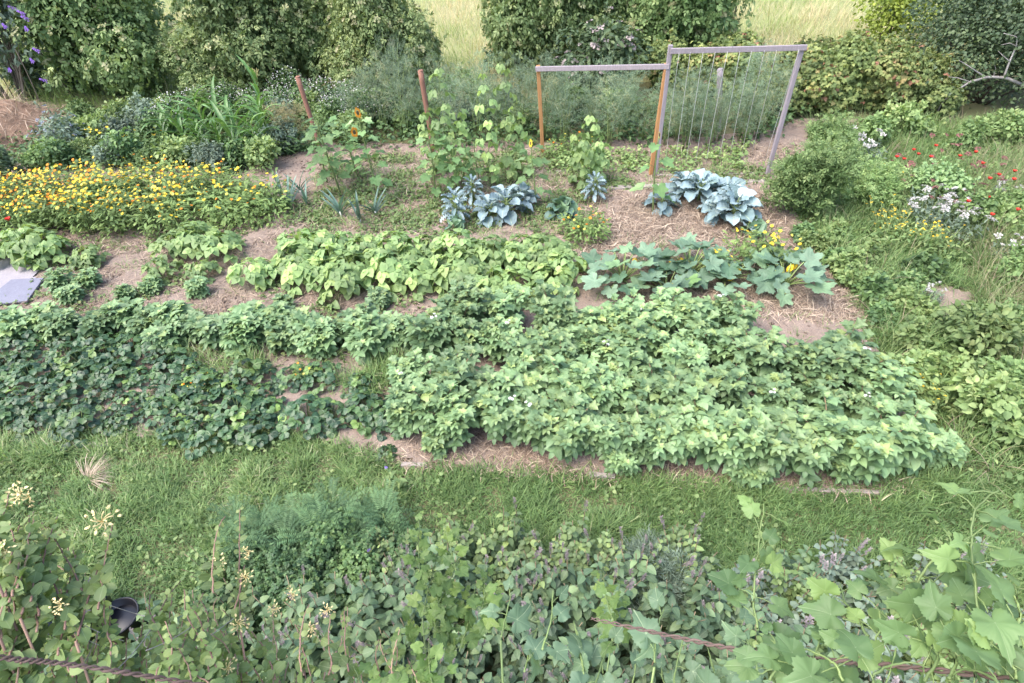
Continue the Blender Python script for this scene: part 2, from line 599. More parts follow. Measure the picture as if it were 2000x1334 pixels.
M_red = plain('poppy_petal', (0.60, 0.035, 0.02), 0.6)
M_white = plain('white_petal', (0.50, 0.48, 0.45), 0.85)
M_lilac = plain('lilac_petal', (0.36, 0.26, 0.42), 0.7)
M_purple = plain('purple_petal', (0.28, 0.14, 0.55), 0.7)
M_mauve = plain('mauve_spike', (0.20, 0.165, 0.155), 0.9)
M_maroon = plain('maroon_head', (0.22, 0.10, 0.09), 0.8)
M_pinkgrey = plain('pinkish_head', (0.30, 0.25, 0.235), 0.8)
M_cream = plain('cream_petal', (0.72, 0.58, 0.28), 0.6)
M_brown = plain('flower_centre', (0.10, 0.06, 0.03), 0.8)
M_blackpot = plain('black_plastic', (0.012, 0.012, 0.016), 0.35, 0.5)
M_string = plain('pale_string', (0.55, 0.53, 0.50), 0.7)
M_orangewood = woodmat('orange_wood', (0.50, 0.26, 0.11), (0.36, 0.18, 0.08))
M_greywood = woodmat('grey_wood', (0.36, 0.31, 0.33), (0.26, 0.22, 0.23))
M_redwood = woodmat('red_brown_wood', (0.33, 0.17, 0.12), (0.22, 0.11, 0.08))
M_board = woodmat('weathered_board', (0.40, 0.35, 0.31), (0.28, 0.24, 0.21), (4, 30, 30))
M_soil = groundmat('dry_soil', [(0.30, 0.235, 0.19), (0.20, 0.15, 0.12), (0.40, 0.32, 0.255), (0.15, 0.11, 0.09)])
M_turf = groundmat('turf_soil', [(0.10, 0.12, 0.05), (0.17, 0.16, 0.08), (0.08, 0.11, 0.04), (0.21, 0.17, 0.11)])
M_hay = groundmat('meadow_ground', [(0.30, 0.31, 0.15), (0.19, 0.26, 0.08), (0.40, 0.34, 0.21), (0.22, 0.22, 0.11)], (0.15, 1.5, 20))
M_path = groundmat('pale_concrete', [(0.33, 0.305, 0.32), (0.27, 0.25, 0.265), (0.37, 0.34, 0.355), (0.22, 0.20, 0.21)], bump=0.15)
M_slab = groundmat('grey_blue_stone', [(0.22, 0.22, 0.265), (0.17, 0.17, 0.215), (0.25, 0.25, 0.295), (0.14, 0.14, 0.17)], bump=0.1)
M_heap = groundmat('hay_heap', [(0.34, 0.22, 0.15), (0.24, 0.15, 0.10), (0.42, 0.30, 0.21), (0.18, 0.11, 0.08)], bump=1.0)


# ------------------------------------------------------------------ ground sheets
def sheet(name, pg, mat, z, step=0.08, amp=0.0, seed=3, lift=0.0):
    lo, hi = pg.min(0), pg.max(0)
    nx, ny = int((hi[0] - lo[0]) / step) + 2, int((hi[1] - lo[1]) / step) + 2
    gx, gy = np.meshgrid(lo[0] + np.arange(nx) * step, lo[1] + np.arange(ny) * step, indexing='ij')
    P = np.stack([gx.ravel(), gy.ravel()], 1)
    wob = np.stack([vnoise(P, 2.5, 41) - 0.5, vnoise(P, 2.5, 42) - 0.5], 1) * 0.3
    k = inside(P + wob, pg).reshape(nx, ny)
    zz = z + lift + amp * (vnoise(P, 3.0, seed) + 0.5 * vnoise(P, 9.0, seed + 1) + 0.25 * vnoise(P, 24, seed + 2)).reshape(nx, ny)
    q = k[:-1, :-1] & k[1:, :-1] & k[:-1, 1:] & k[1:, 1:]
    i, j = np.nonzero(q)
    idx = lambda a, b: a * ny + b
    F = np.concatenate([np.stack([idx(i, j), idx(i + 1, j), idx(i + 1, j + 1)], 1), np.stack([idx(i, j), idx(i + 1, j + 1), idx(i, j + 1)], 1)])
    used = np.unique(F)
    re = np.full(nx * ny, -1)
    re[used] = np.arange(len(used))
    mb = MB()
    mb.raw(np.stack([P[used, 0], P[used, 1], zz.ravel()[used]], 1), re[F], 0.5)
    return tag(mb.obj(name, mat), kind='structure')


mb = MB()
S_ = 600
mb.raw([(-S_, -S_, 0), (S_, -S_, 0), (S_, S_, 0), (-S_, S_, 0)], [(0, 1, 2), (0, 2, 3)], 0.5)
tag(mb.obj('ground', M_turf), kind='structure')
mb = MB()
mb.raw([(-S_, 13.4, 0.004), (S_, 13.4, 0.004), (S_, S_, 0.004), (-S_, S_, 0.004)], [(0, 1, 2), (0, 2, 3)], 0.5)
tag(mb.obj('meadow', M_hay), kind='structure')

PG_SOIL = poly([(-700, 300), (100, 330), (400, 325), (600, 300), (640, 285), (1060, 280), (1500, 262), (1580, 250), (1640, 270), (1560, 340), (1560, 460), (1690, 600), (1760, 780),
                (1800, 925), (1780, 945), (1700, 962), (1180, 937), (790, 914), (680, 876), (560, 856), (80, 846), (-700, 812)])
PG_PATH = poly([(-500, 470), (0, 478), (70, 520), (112, 530), (60, 575), (0, 608), (-500, 630)])
sheet('soil_bed', PG_SOIL, M_soil, 0.006, 0.05, 0.035)
sheet('stone_path', PG_PATH, M_path, 0.055, 0.06, 0.004)
PG_BARE = poly([(1800, 560), (1900, 565), (1900, 620), (1830, 640), (1790, 600)])
sheet('bare_soil', PG_BARE, M_soil, 0.006, 0.05, 0.02, 9)
PG_BACKSOIL = poly([(1490, 255), (1560, 235), (1790, 232), (1780, 250), (1600, 275), (1540, 320), (1490, 325)])
sheet('worn_soil', PG_BACKSOIL, M_soil, 0.012, 0.06, 0.02, 12)


def box(mb, p0, p1, w, h, up=(0, 0, 1), var=0.5, bev=0.006):
    """beam from p0 to p1 with chamfered edges, width w, height h (along up)"""
    p0, p1 = np.array(p0, float), np.array(p1, float)
    d = norm(p1 - p0)
    x = norm(np.cross(d, np.array(up, float)))
    y = np.cross(x, d)
    prof = [(-w / 2 + bev, -h / 2), (w / 2 - bev, -h / 2), (w / 2, -h / 2 + bev), (w / 2, h / 2 - bev), (w / 2 - bev, h / 2), (-w / 2 + bev, h / 2), (-w / 2, h / 2 - bev), (-w / 2, -h / 2 + bev)]
    V = [p + x * a_ + y * b_ for p in (p0, p1) for a_, b_ in prof]
    F = []
    for i in range(8):
        j = (i + 1) % 8
        F += [(i, j, 8 + j), (i, 8 + j, 8 + i)]
    for i in range(1, 7):
        F += [(0, i + 1, i), (8, 8 + i, 8 + i + 1)]
    mb.raw(V, F, var)


# slab on the path
mb = MB()
q = [at(0, 580), at(30, 556), at(92, 553), at(60, 598), at(-60, 612)]
V = [(p[0], p[1], 0.062) for p in q] + [(p[0], p[1], 0.088) for p in q]
F = [(0, 2, 1), (0, 3, 2), (0, 4, 3), (5, 6, 7), (5, 7, 8), (5, 8, 9)]
for i in range(5):
    j = (i + 1) % 5
    F += [(i, j, 5 + j), (i, 5 + j, 5 + i)]
mb.raw(V, F, 0.5)
tag(mb.obj('stone_slab', M_slab, smooth=False), 'flat blue-grey stone slab lying on the pale path at the left edge', 'slab')

# timber edging boards
for (a_, b_, w, h, lab) in [
    ((1183, 373), (1492, 359), 0.10, 0.07, 'weathered grey timber edging board in front of the tall trellis'),
    ((1283, 347), (1500, 343), 0.05, 0.06, 'thin timber board along the foot of the tall string trellis'),
    ((1085, 338), (1272, 333), 0.05, 0.05, 'thin timber board on the soil below the low trellis'),
    ((785, 911), (835, 912), 0.05, 0.05, 'short grey board end showing at the left of the potato straw'),
    ((1150, 931), (1200, 936), 0.05, 0.06, 'short pale board end in the grass before the potato block'),
    ((1520, 958), (1720, 966), 0.04, 0.05, 'pale board edging the straw at the right front of the potatoes'),
    ((70, 866), (215, 873), 0.05, 0.05, 'pale timber board along the front of the strawberry bed'),
]:
    mb = MB()
    p, q = at(*a_), at(*b_)
    p[2] = q[2] = h / 2 - 0.005
    box(mb, p, q, w, h)
    tag(mb.obj('edging_board', M_board, smooth=False), lab, 'board', 'timber edging boards of the beds')


# ------------------------------------------------------------------ posts and trellises
def post_pts(b, t):
    p = at(*b)
    return p, at_y(t[0], t[1], p[1])


for (b, t, r0, r1, mat, lab) in [
    ((629, 303), (582, 150), 0.034, 0.042, M_redwood, 'red-brown round stake leaning left behind the leek row'),
    ((846, 300), (822, 138), 0.036, 0.045, M_redwood, 'red-brown round stake among the feathery asparagus'),
    ((1402, 262), (1407, 135), 0.05, 0.05, M_greywood, 'grey square-cut stake behind the strings of the tall trellis'),
]:
    p, q = post_pts(b, t)
    mb = MB()
    k = np.linspace(0, 1, 9)[:, None]
    pts = p + (q - p) * k + np.stack([np.sin(k[:, 0] * 5) * 0.006, k[:, 0] * 0, k[:, 0] * 0], 1)
    pts[0, 2] -= 0.05
    mb.tube(pts, np.linspace(r0, r1, 9), 9, 0.5)
    d = (q - p) / np.linalg.norm(q - p)
    mb.tube([q, q + d * 0.012], [r1, r1 * 0.75], 9, 0.5)
    tag(mb.obj('wooden_stake', mat), lab, 'stake', 'wooden stakes in the back beds')


def frame(lab, posts, rail, postmat, pw, strings=()):
    b0 = at(*posts[0][0])
    t = thing('trellis_frame', lab, 'trellis', b0)
    inv = Vector([-float(v) for v in b0])
    tops = []
    for (b, tp), mat in zip(posts, postmat):
        p, q = post_pts(b, tp)
        tops.append(q)
        mb = MB()
        e = p.copy()
        e[2] = -0.1
        box(mb, e, q, pw, pw, (0, 1, 0))
        o = mb.obj('post', mat, t, False)
        o.location = inv
    p, q = [at_y(x, y, tp[1]) for (x, y), tp in zip(rail, tops)]
    f = np.array([0, -pw / 2 - 0.016, 0])
    mb = MB()
    box(mb, p + f, q + f, 0.03, 0.075)
    o = mb.obj('rail', M_greywood, t, False)
    o.location = inv
    for (xt, yt), (xb, yb) in strings:
        u = (xt - rail[0][0]) / (rail[1][0] - rail[0][0])
        a_ = p + (q - p) * u + f + np.array([0, -0.02, -0.02])
        b_ = at(xb, yb)
        k = np.linspace(0, 1, 8)[:, None]
        pts = a_ + (b_ - a_) * k
        pts[:, 0] += np.sin(k[:, 0] * 3.14) * U(-0.015, 0.015)
        mb = MB()
        mb.tube(pts, 0.003, 4, 0.5)
        o = mb.obj('string', M_string, t)
        o.location = inv
    return t


xs = [1325, 1347, 1372, 1396, 1420, 1444, 1467, 1492, 1515]
xb = [1300, 1318, 1338, 1357, 1378, 1402, 1424, 1447, 1466]
yb = [318, 322, 325, 330, 325, 318, 314, 310, 306]
frame('tall grey wooden trellis frame hung with nine vertical strings', [((1279, 345), (1310, 88)), ((1497, 346), (1568, 88))],
      [(1308, 98), (1573, 91)], [M_greywood, M_greywood], 0.06, [((a_, 97), (b_, c_)) for a_, b_, c_ in zip(xs, xb, yb)] + [((1558, 95), (1492, 318))])
frame('lower trellis frame of two orange wooden posts under a grey rail', [((1061, 302), (1051, 128)), ((1270, 345), (1302, 124))],
      [(1046, 133), (1306, 128)], [M_orangewood, M_orangewood], 0.06)

# ------------------------------------------------------------------ plant prototypes
UP = np.array([0, 0, 1.0])


def curve(p0, p1, bend, n=6):
    k = np.linspace(0, 1, n)[:, None]
    p0, p1 = np.asarray(p0, float), np.asarray(p1, float)
    return p0 + (p1 - p0) * k + np.asarray(bend, float) * (4 * k * (1 - k))


def hdir(a_):
    return np.array([math.cos(a_), math.sin(a_), 0.0])


L_ov = leaf(4, 0.33, 0.45, 0.8, 0.18, 0.5)
L_ov2 = leaf(4, 0.36, 0.4, 0.8, 0.05, 0.9)
L_lan = leaf(4, 0.17, 0.6, 0.9, 0.15, 0.6)
L_cord = leaf(5, 0.45, 0.22, 0.75, 0.12, 0.7, 0, 0, 0.18)
L_round = leaf(5, 0.42, 0.55, 0.45, 0.22, 0.6, 0.02)
L_small = leaf(3, 0.38, 0.5, 0.7, 0.15, 0.4)
L_diam = leaf(2, 0.30, 0.5, 0.7, 0.15, 0.4)
C_potato = [compound(leaf(5, 0.33, 0.42, 0.95, f, c), 4, 0.36, 0.33, 0.72, ar, 60, 0.22, 0.72, ti) for f, c, ar, ti in ((0.18, 0.35, 0.32, 0.0), (0.10, 0.6, 0.45, 0.1), (0.28, 0.25, 0.22, -0.1))]
C_elder = [compound(leaf(3, 0.24, 0.45, 0.8, 0.12, 0.5), 2, 0.5, 0.46, 0.6, ar, 58, 0.3, 0.95, 0.15, 0) for ar in (0.4, 0.8)]
T_straw = [trifol(leaf(5, 0.47, 0.6, 0.3, f, 0.5, 0.025), 0.52, 0.5, 72, 0.02, -0.15, 0) for f in (0.25, 0.12)]
T_bean = [trifol(leaf(5, 0.42, 0.25, 0.8, f, c, 0, 0, 0.1), 0.62, 0.56, 78, 0.12, -0.3) for f, c in ((0.1, 0.6), (0.2, 0.9), (0.02, 0.4))]
T_bram = [trifol(leaf(3, 0.36, 0.4, 0.75, 0.15, 0.5), 0.55, 0.5, 68, 0.1, -0.2, 0), trifol(leaf(3, 0.36, 0.4, 0.75, 0.05, 0.8), 0.55, 0.5, 68, 0.1, -0.3, 0)]
BLADE = [leaf(4, w, 0.15, 0.8, 0.1, c) for w, c in ((0.02, 0.5), (0.02, 1.1), (0.02, 1.8))]


def mk_potato(h=0.5, r=0.32, ns=6, seed=0):
    st, fo = MB(), MB()
    for s in range(ns):
        a_ = s / ns * 6.28 + U(-0.4, 0.4)
        hh = h * U(0.78, 1.08)
        rr = r * (U(0.35, 1.0) if s else 0.1)
        pts = curve(hdir(a_) * 0.05, hdir(a_) * rr + UP * hh, UP * 0.12 * h - hdir(a_) * 0.03)
        st.tube(pts, np.linspace(0.009, 0.004, 6), 5, U(0, 1))
        nl = 14
        for i in range(nl):
            t = 0.25 + 0.7 * i / (nl - 1)
            p = np.array([np.interp(t, np.linspace(0, 1, 6), pts[:, c]) for c in range(3)])
            az = a_ + i * 2.4 + U(-0.4, 0.4)
            el = -0.15 + 0.75 * t + U(-0.2, 0.2)
            sz = (0.195 - 0.08 * max(0, t - 0.55) / 0.45) * U(0.85, 1.15)
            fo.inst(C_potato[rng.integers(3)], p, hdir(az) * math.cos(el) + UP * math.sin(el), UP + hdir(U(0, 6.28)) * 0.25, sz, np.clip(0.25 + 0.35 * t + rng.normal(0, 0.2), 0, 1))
        for i in range(6):
            az = i * 1.05
            fo.inst(L_ov, pts[-1], hdir(az) * 0.8 + UP * 0.7, UP, 0.055 * U(0.8, 1.2), U(0.75, 1.0))
    return [('foliage', fo.mesh('potato_foliage', M_potato), None), ('stem', st.mesh('potato_stem', M_pstem), None)]


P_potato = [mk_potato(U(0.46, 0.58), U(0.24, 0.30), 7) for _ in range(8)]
P_potato_s = [mk_potato(U(0.30, 0.36), 0.20, 5) for _ in range(5)]
mb = MB()
mb.inst(disc(petals=5, cup=0.1), [(0, 0, 0)] + [(U(-.03, .03), U(-.03, .03), U(-.02, .02)) for _ in range(4)], dirs(5, 0.0), UP, 0.016, 0.7)
ME_potflower = mb.mesh('potato_flower', M_white)


def mk_strawb():
    st, fo = MB(), MB()
    for i in range(30):
        a_ = i * 2.4 + U(-0.3, 0.3)
        q = (i + 1) / 30
        tip = hdir(a_) * 0.21 * math.sqrt(q) * U(0.8, 1.1) + UP * (0.21 - 0.13 * q) * U(0.8, 1.15)
        st.tube(curve((0, 0, 0.01), tip, UP * 0.02, 4), 0.003, 3, U(0, 1), False)
        fo.inst(T_straw[rng.integers(2)], tip, hdir(a_ + U(-0.4, 0.4)) + UP * U(-0.25, 0.3), UP + hdir(U(0, 6.28)) * 0.35, U(0.10, 0.155), np.clip(rng.normal(0.48, 0.24), 0, 1))
    return [('foliage', fo.mesh('strawberry_foliage', M_straw_leaf), None), ('leaf_stalk', st.mesh('strawberry_stalk', M_stem), None)]


P_straw = [mk_strawb() for _ in range(8)]


def mk_bean(h=0.36, r=0.26, n=24):
    st, fo = MB(), MB()
    st.tube([(0, 0, 0), (0.01, 0, h * 0.4), (0, 0.01, h * 0.8)], 0.006, 5, 0.5)
    for i in range(n):
        q = (i + 0.5) / n
        a_ = i * 2.4 + U(-0.4, 0.4)
        tip = hdir(a_) * r * math.sqrt(q) * U(0.85, 1.1) + UP * (h * (1.05 - 0.75 * q * q)) * U(0.85, 1.1)
        st.tube(curve((0, 0, h * 0.35 * U(0.5, 1.5)), tip, UP * 0.03, 4), 0.003, 3, U(0, 1), False)
        fo.inst(T_bean[rng.integers(3)], tip, hdir(a_ + U(-0.6, 0.6)) + UP * U(-0.35, 0.15), UP + hdir(a_) * 0.2 + hdir(U(0, 6.28)) * 0.3 + np.array([0, -0.2, 0]), U(0.19, 0.26), np.clip(rng.normal(0.55, 0.22), 0, 1))
    return [('foliage', fo.mesh('bean_foliage', M_bean), None), ('stem', st.mesh('bean_stem', M_stem), None)]


P_bean = [mk_bean(U(0.32, 0.38), 0.26, 22) for _ in range(8)]


def petalhead(mat_p, mat_c, r, name, n=14):
    """flower head mesh facing +Z"""
    mb = MB()
    lp = leaf(3, 0.18, 0.4, 0.3, 0.05, 0.3)
    a_ = np.arange(n) / n * 2 * math.pi
    d = np.stack([np.cos(a_), np.sin(a_), 0 * a_ + 0.15], 1)
    mb.inst(lp, d * np.array([0.3, 0.3, 0]), d, UP, 0.75, U(0, 1, n))
    mb.inst(lp, d * np.array([0.25, 0.25, 0]) + UP * 0.05, d + UP * 0.35, UP, 0.6, U(0, 1, n))
    V = mb
    for k in range(len(V.V)):
        V.V[k] = V.V[k] * r
    mb.inst(disc(8, cup=-0.15, z0=0.2), (0, 0, 0.06 * r), (0, 1, 0), UP, 0.33 * r, 0.2)
    return mb.mesh(name, mat_p)


ME_fl_y = petalhead(M_yellow, M_orange, 0.022, 'yellow_flower_head')
ME_fl_o = petalhead(M_orange, M_brown, 0.023, 'orange_flower_head')
ME_fl_l = petalhead(M_ltyellow, M_orange, 0.021, 'lemon_flower_head')


def rotz_to(d):
    return Vector((0, 0, 1)).rotation_difference(Vector([float(x) for x in d])).to_matrix().to_4x4()


def mk_marigold(h=0.45, r=0.22, nf=10, mix=(0.6, 0.13, 0.27), nl=150, mat=M_marigold):
    st, fo = MB(), MB()
    fl = {0: [], 1: [], 2: []}
    for i in range(nf):
        a_, q = U(0, 6.28), math.sqrt(U(0, 1))
        tip = hdir(a_) * r * q + UP * h * U(0.82, 1.1)
        pts = curve(hdir(a_) * 0.03, tip, UP * 0.02, 5)
        st.tube(pts, np.linspace(0.005, 0.0025, 5), 4, U(0, 1))
        k = rng.choice(3, p=mix)
        d = norm(hdir(U(0, 6.28)) * U(0, 0.7) + UP + np.array([0, -0.45, 0]))
        fl[k].append(Matrix.Translation([float(x) for x in tip]) @ rotz_to(d) @ Matrix.Diagonal((*[U(0.8, 1.2)] * 3, 1)))
    n = nl
    a_ = U(0, 6.28, n)
    q = np.sqrt(U(0, 1, n))
    z = U(0.08, 0.93, n) * h
    P = np.stack([np.cos(a_) * r * q, np.sin(a_) * r * q, z], 1)
    d = np.stack([np.cos(a_ + U(-.8, .8, n)), np.sin(a_ + U(-.8, .8, n)), U(-0.2, 0.7, n)], 1)
    fo.inst(leaf(4, 0.16, 0.9, 0.5, 0.12, 0.6), P, d, UP + 0.3 * dirs(n), U(0.07, 0.12, n), np.clip(rng.normal(0.5, 0.22, n), 0, 1))
    out = [('foliage', fo.mesh('marigold_foliage', mat), None), ('stem', st.mesh('marigold_stem', M_stem), None)]
    for k, me in ((0, ME_fl_y), (1, ME_fl_o), (2, ME_fl_l)):
        if fl[k]:
            out.append(('flower', me, fl[k]))
    return out


P_mari_rich = [mk_marigold(0.50, 0.22, 24) for _ in range(3)]
P_mari_mid = [mk_marigold(0.50, 0.22, 14) for _ in range(3)]
P_mari_few = [mk_marigold(0.44, 0.22, 4) for _ in range(2)]
P_mari_orange = [mk_marigold(0.40, 0.20, 5, (0.1, 0.8, 0.1)) for _ in range(2)]
P_mari_yellow = [mk_marigold(0.42, 0.2, 6, (0.75, 0.0, 0.25), 90) for _ in range(2)]


def mk_maize(h=1.0, tassel=False):
    st, fo = MB(), MB()
    st.tube([(0, 0, 0), (0.01, 0, h * 0.5), (0, 0.01, h * 0.9)], [0.016, 0.013, 0.006], 6, 0.5)
    az0 = U(0, 6.28)
    for i in range(9):
        t = i / 8
        az = az0 + (i % 2) * math.pi + U(-0.5, 0.5)
        el = 0.75 + 0.6 * t
        fo.inst(leaf(8, 0.05, 0.25, 0.6, 0.35, U(0.9, 2.1), 0.006), (0, 0, h * (0.1 + 0.75 * t)), hdir(az) * math.cos(el) + UP * math.sin(el), -hdir(az) + UP, U(0.6, 0.85), np.clip(rng.normal(0.5, 0.2), 0, 1))
    out = [('foliage', fo.mesh('maize_foliage', M_maize), None), ('stem', st.mesh('maize_stem', M_stem), None)]
    if tassel:
        tb = MB()
        for i in range(7):
            tb.tube(curve((0, 0, h * 0.85), hdir(i) * 0.08 * (i > 0) + UP * (h * 0.85 + 0.26), UP * 0.03, 4), 0.006, 4, U(0, 1))
        out.append(('tassel', tb.mesh('maize_tassel', M_canes), None))
    return out


P_maize = [mk_maize(0.75), mk_maize(0.68), mk_maize(0.82)]
P_maize_t = mk_maize(1.1, True)

HEART = fan([(0, 0.72), (50, 0.55), (-50, 0.55), (110, 0.45), (-110, 0.45)], 0.7, 0.3, 24, 0.03, 0.15, 0.03, 0.35, 0.28, 0.4)


def mk_sunflower(h=1.2, heads=1, nl=14, lsz=0.24, open_=True):
    st, fo = MB(), MB()
    k = np.linspace(0, 1, 8)
    pts = np.stack([0.05 * np.sin(k * 2 + U(0, 6)), 0.04 * np.sin(k * 2.5), k * h], 1)
    pts[:, :2] -= pts[0, :2]
    st.tube(pts, np.linspace(0.014, 0.008, 8), 6, 0.5)
    for i in range(nl):
        t = 0.22 + 0.76 * i / nl
        p = np.array([np.interp(t, k, pts[:, c]) for c in range(3)])
        az = i * 2.4 + U(-.4, .4)
        pl = 0.13 * (1.1 - 0.5 * t)
        tip = p + hdir(az) * pl + UP * 0.05
        st.tube(curve(p, tip, UP * 0.02, 4), 0.004, 4, U(0, 1), False)
        fo.inst(HEART, tip, hdir(az) + UP * U(-0.5, 0.0), UP + hdir(az) * 0.4 + hdir(U(0, 6.28)) * 0.2, lsz * U(0.75, 1.1) * (1.1 - 0.35 * t), np.clip(rng.normal(0.55, 0.22), 0, 1))
    out = [('foliage', fo.mesh('sunflower_foliage', M_sunleaf), None), ('stem', st.mesh('sunflower_stem', M_stem), None)]
    if heads:
        tops = [pts[-1]] + [pts[-3] + np.array([U(-.14, .14), -0.05, 0.12]) for _ in range(heads - 1)]
        pm = MB()
        lp = leaf(3, 0.2, 0.5, 0.5, 0.05, 0.4)
        n = 18
        a_ = np.arange(n) / n * 6.283
        d = np.stack([np.cos(a_), np.sin(a_), 0 * a_ + 0.2], 1)
        pm.inst(lp, d * 0.026 * np.array([1, 1, 0]), d, UP, (0.045 if open_ else 0.026) * U(0.7, 1.2, n), U(0, 1, n))
        cm = MB()
        cm.inst(disc(14, cup=-0.2, z0=0.15), (0, 0, 0.006), (0, 1, 0), UP, 0.026, 0.4)
        pm_, cm_ = pm.mesh('sunflower_petals', M_yellow if heads < 2 else M_orange), cm.mesh('sunflower_disc', M_brown)
        ms = [Matrix.Translation([float(x) for x in p]) @ rotz_to(norm(np.array([rng.choice([-1, 1]) * U(0.6, 1.0), U(-0.5, -0.1), U(-0.1, 0.35)]))) for p in tops]
        out += [('petal_ring', pm_, ms), ('flower_disc', cm_, ms)]
    return out


def mk_climber(h=2.0, n=26, lean=0.15):
    st, fo = MB(), MB()
    k = np.linspace(0, 1, 18)
    pts = np.stack([0.025 * np.cos(k * 30) + lean * k * k, 0.025 * np.sin(k * 30), k * h], 1)
    st.tube(pts, np.linspace(0.006, 0.003, 18), 4, 0.5)
    for i in range(n):
        t = 0.12 + 0.86 * (i / n)
        p = np.array([np.interp(t, k, pts[:, c]) for c in range(3)])
        az = i * 2.6 + U(-.5, .5)
        tip = p + hdir(az) * U(0.05, 0.14) + UP * 0.03
        st.tube(curve(p, tip, UP * 0.02, 3), 0.0025, 3, 0.5, False)
        fo.inst(T_bean[rng.integers(3)], tip, hdir(az) + UP * U(-0.9, -0.3), UP + hdir(az) * 0.5, U(0.20, 0.28) * (1.1 - 0.35 * t), np.clip(rng.normal(0.6, 0.2), 0, 1))
    return [('foliage', fo.mesh('climbing_bean_foliage', M_bean), None), ('vine_stem', st.mesh('climbing_bean_stem', M_stem), None)]


def mk_aspar(h=1.35, r=0.42, ns=7):
    st, fo = MB(), MB()
    nd = leaf(2, 0.03, 0.4, 0.6, 0.0, 0.2)
    for s in range(ns):
        a_ = U(0, 6.28)
        tip = hdir(a_) * r * U(0.4, 1.1) + UP * h * U(0.75, 1.1)
        pts = curve(hdir(a_) * 0.04, tip, UP * 0.1 - hdir(a_) * 0.05, 8)
        st.tube(pts, np.linspace(0.007, 0.002, 8), 4, U(0, 1))
        for b in range(26):
            t = 0.22 + 0.78 * b / 26
            p = np.array([np.interp(t, np.linspace(0, 1, 8), pts[:, c]) for c in range(3)])
            az = U(0, 6.28)
            ln = 0.30 * (1.15 - t) + 0.06
            e = p + hdir(az) * ln + UP * ln * U(0.1, 0.7)
            n = 25
            q = np.sqrt(U(0, 1, n))[:, None]
            B = p + (e - p) * q
            d = dirs(n, 0.6)
            fo.inst(nd, B, d, dirs(n), U(0.03, 0.09, n), np.clip(rng.normal(0.45, 0.2, n) + (0.4 if s == 0 else 0), 0, 1))
    return [('foliage', fo.mesh('asparagus_fronds', M_aspar), None), ('stem', st.mesh('asparagus_stem', M_stem), None)]


P_aspar = [mk_aspar() for _ in range(3)]


def mk_brassica(n=16, L=0.36, mat=M_blue, h=0.25, ruff=0.035, w=0.30, upr=0.5, head=0):
    st, fo = MB(), MB()
    st.tube([(0, 0, 0), (0, 0.01, h)], [0.02, 0.016], 6, 0.5)
    for i in range(n):
        q = i / n
        az = i * 2.4 + U(-.3, .3)
        el = 1.2 - (1.2 - upr + 0.5) * (1 - q) - 0.1
        b = np.array([0, 0, h * (0.4 + 0.6 * q)])
        lf = leaf(11, w * 0.9, 0.8, 0.45, 0.3, U(0.4, 1.1), ruff)
        pet = L * 0.35
        d = hdir(az) * math.cos(el) + UP * math.sin(el)
        tip = b + d * pet
        st.tube([b, b + d * pet * 0.5 + UP * 0.005, tip], 0.006, 4, 0.8, False)
        fo.inst(lf, tip, d - UP * 0.15, UP + hdir(U(0, 6.28)) * 0.35, L * U(0.75, 1.1) * (1 - 0.45 * q), np.clip(rng.normal(0.55, 0.2), 0, 1))
    for i in range(head):
        az, el = U(0, 6.28), U(0.2, 1.3)
        d = hdir(az) * math.cos(el) + UP * math.sin(el)
        fo.inst(leaf(6, 0.5, 0.5, 0.4, 0.5, 0.6, 0.05), UP * h * 0.9 + d * 0.06, d * 0.3 + UP * 0.5 + hdir(az + 1.5) * 0.5, d, U(0.10, 0.17), U(0.7, 1.0))
    return [('foliage', fo.mesh('brassica_foliage', mat), None), ('stalk', st.mesh('brassica_stalk', M_stem), None)]


COURG = [fan([(0, 0.62), (62, 0.56), (-62, 0.56), (122, 0.48), (-122, 0.48)], sg, 0.38, 54, 0.06, 0.30, 0.035, 0.35, 0.22, 0.3) for sg in (0.58, 0.68)]


def mk_courg(n=22, r=0.42, h=0.36):
    st, fo = MB(), MB()
    for i in range(n):
        q = (i + 1) / n
        az = i * 2.4 + U(-.3, .3)
        tip = hdir(az) * r * math.sqrt(q) * U(0.8, 1.1) + UP * h * (1.1 - 0.5 * q) * U(0.8, 1.15)
        st.tube(curve((0, 0, 0.04), tip, UP * 0.04, 5), np.linspace(0.011, 0.006, 5), 5, 0.8)
        fo.inst(COURG[rng.integers(2)], tip, hdir(az + U(-.3, .3)) + UP * U(-0.5, 0.5), UP + hdir(az) * 0.3 + 0.3 * dirs(1)[0] + np.array([0, -0.2, 0]), U(0.20, 0.31), np.clip(rng.normal(0.5, 0.25), 0, 1))
    fm = MB()
    for i in range(5):
        fm.inst(leaf(4, 0.28, 0.5, 0.6, 0.1, -0.6), (0, 0, 0), hdir(i * 1.257) * 0.55 + UP, hdir(i * 1.257) * -1 + UP * 0.2, 0.11, U(0, 1))
    ms = [Matrix.Translation((float(x), float(y), 0.2)) @ rotz_to(norm(np.array([x, y - 0.2, 0.3]))) for x, y in U(-0.22, 0.22, (2, 2))]
    return [('foliage', fo.mesh('courgette_foliage', M_courg), None), ('leaf_stalk', st.mesh('courgette_stalk', M_stem), None), ('flower', fm.mesh('courgette_flower', M_yellow), ms)]


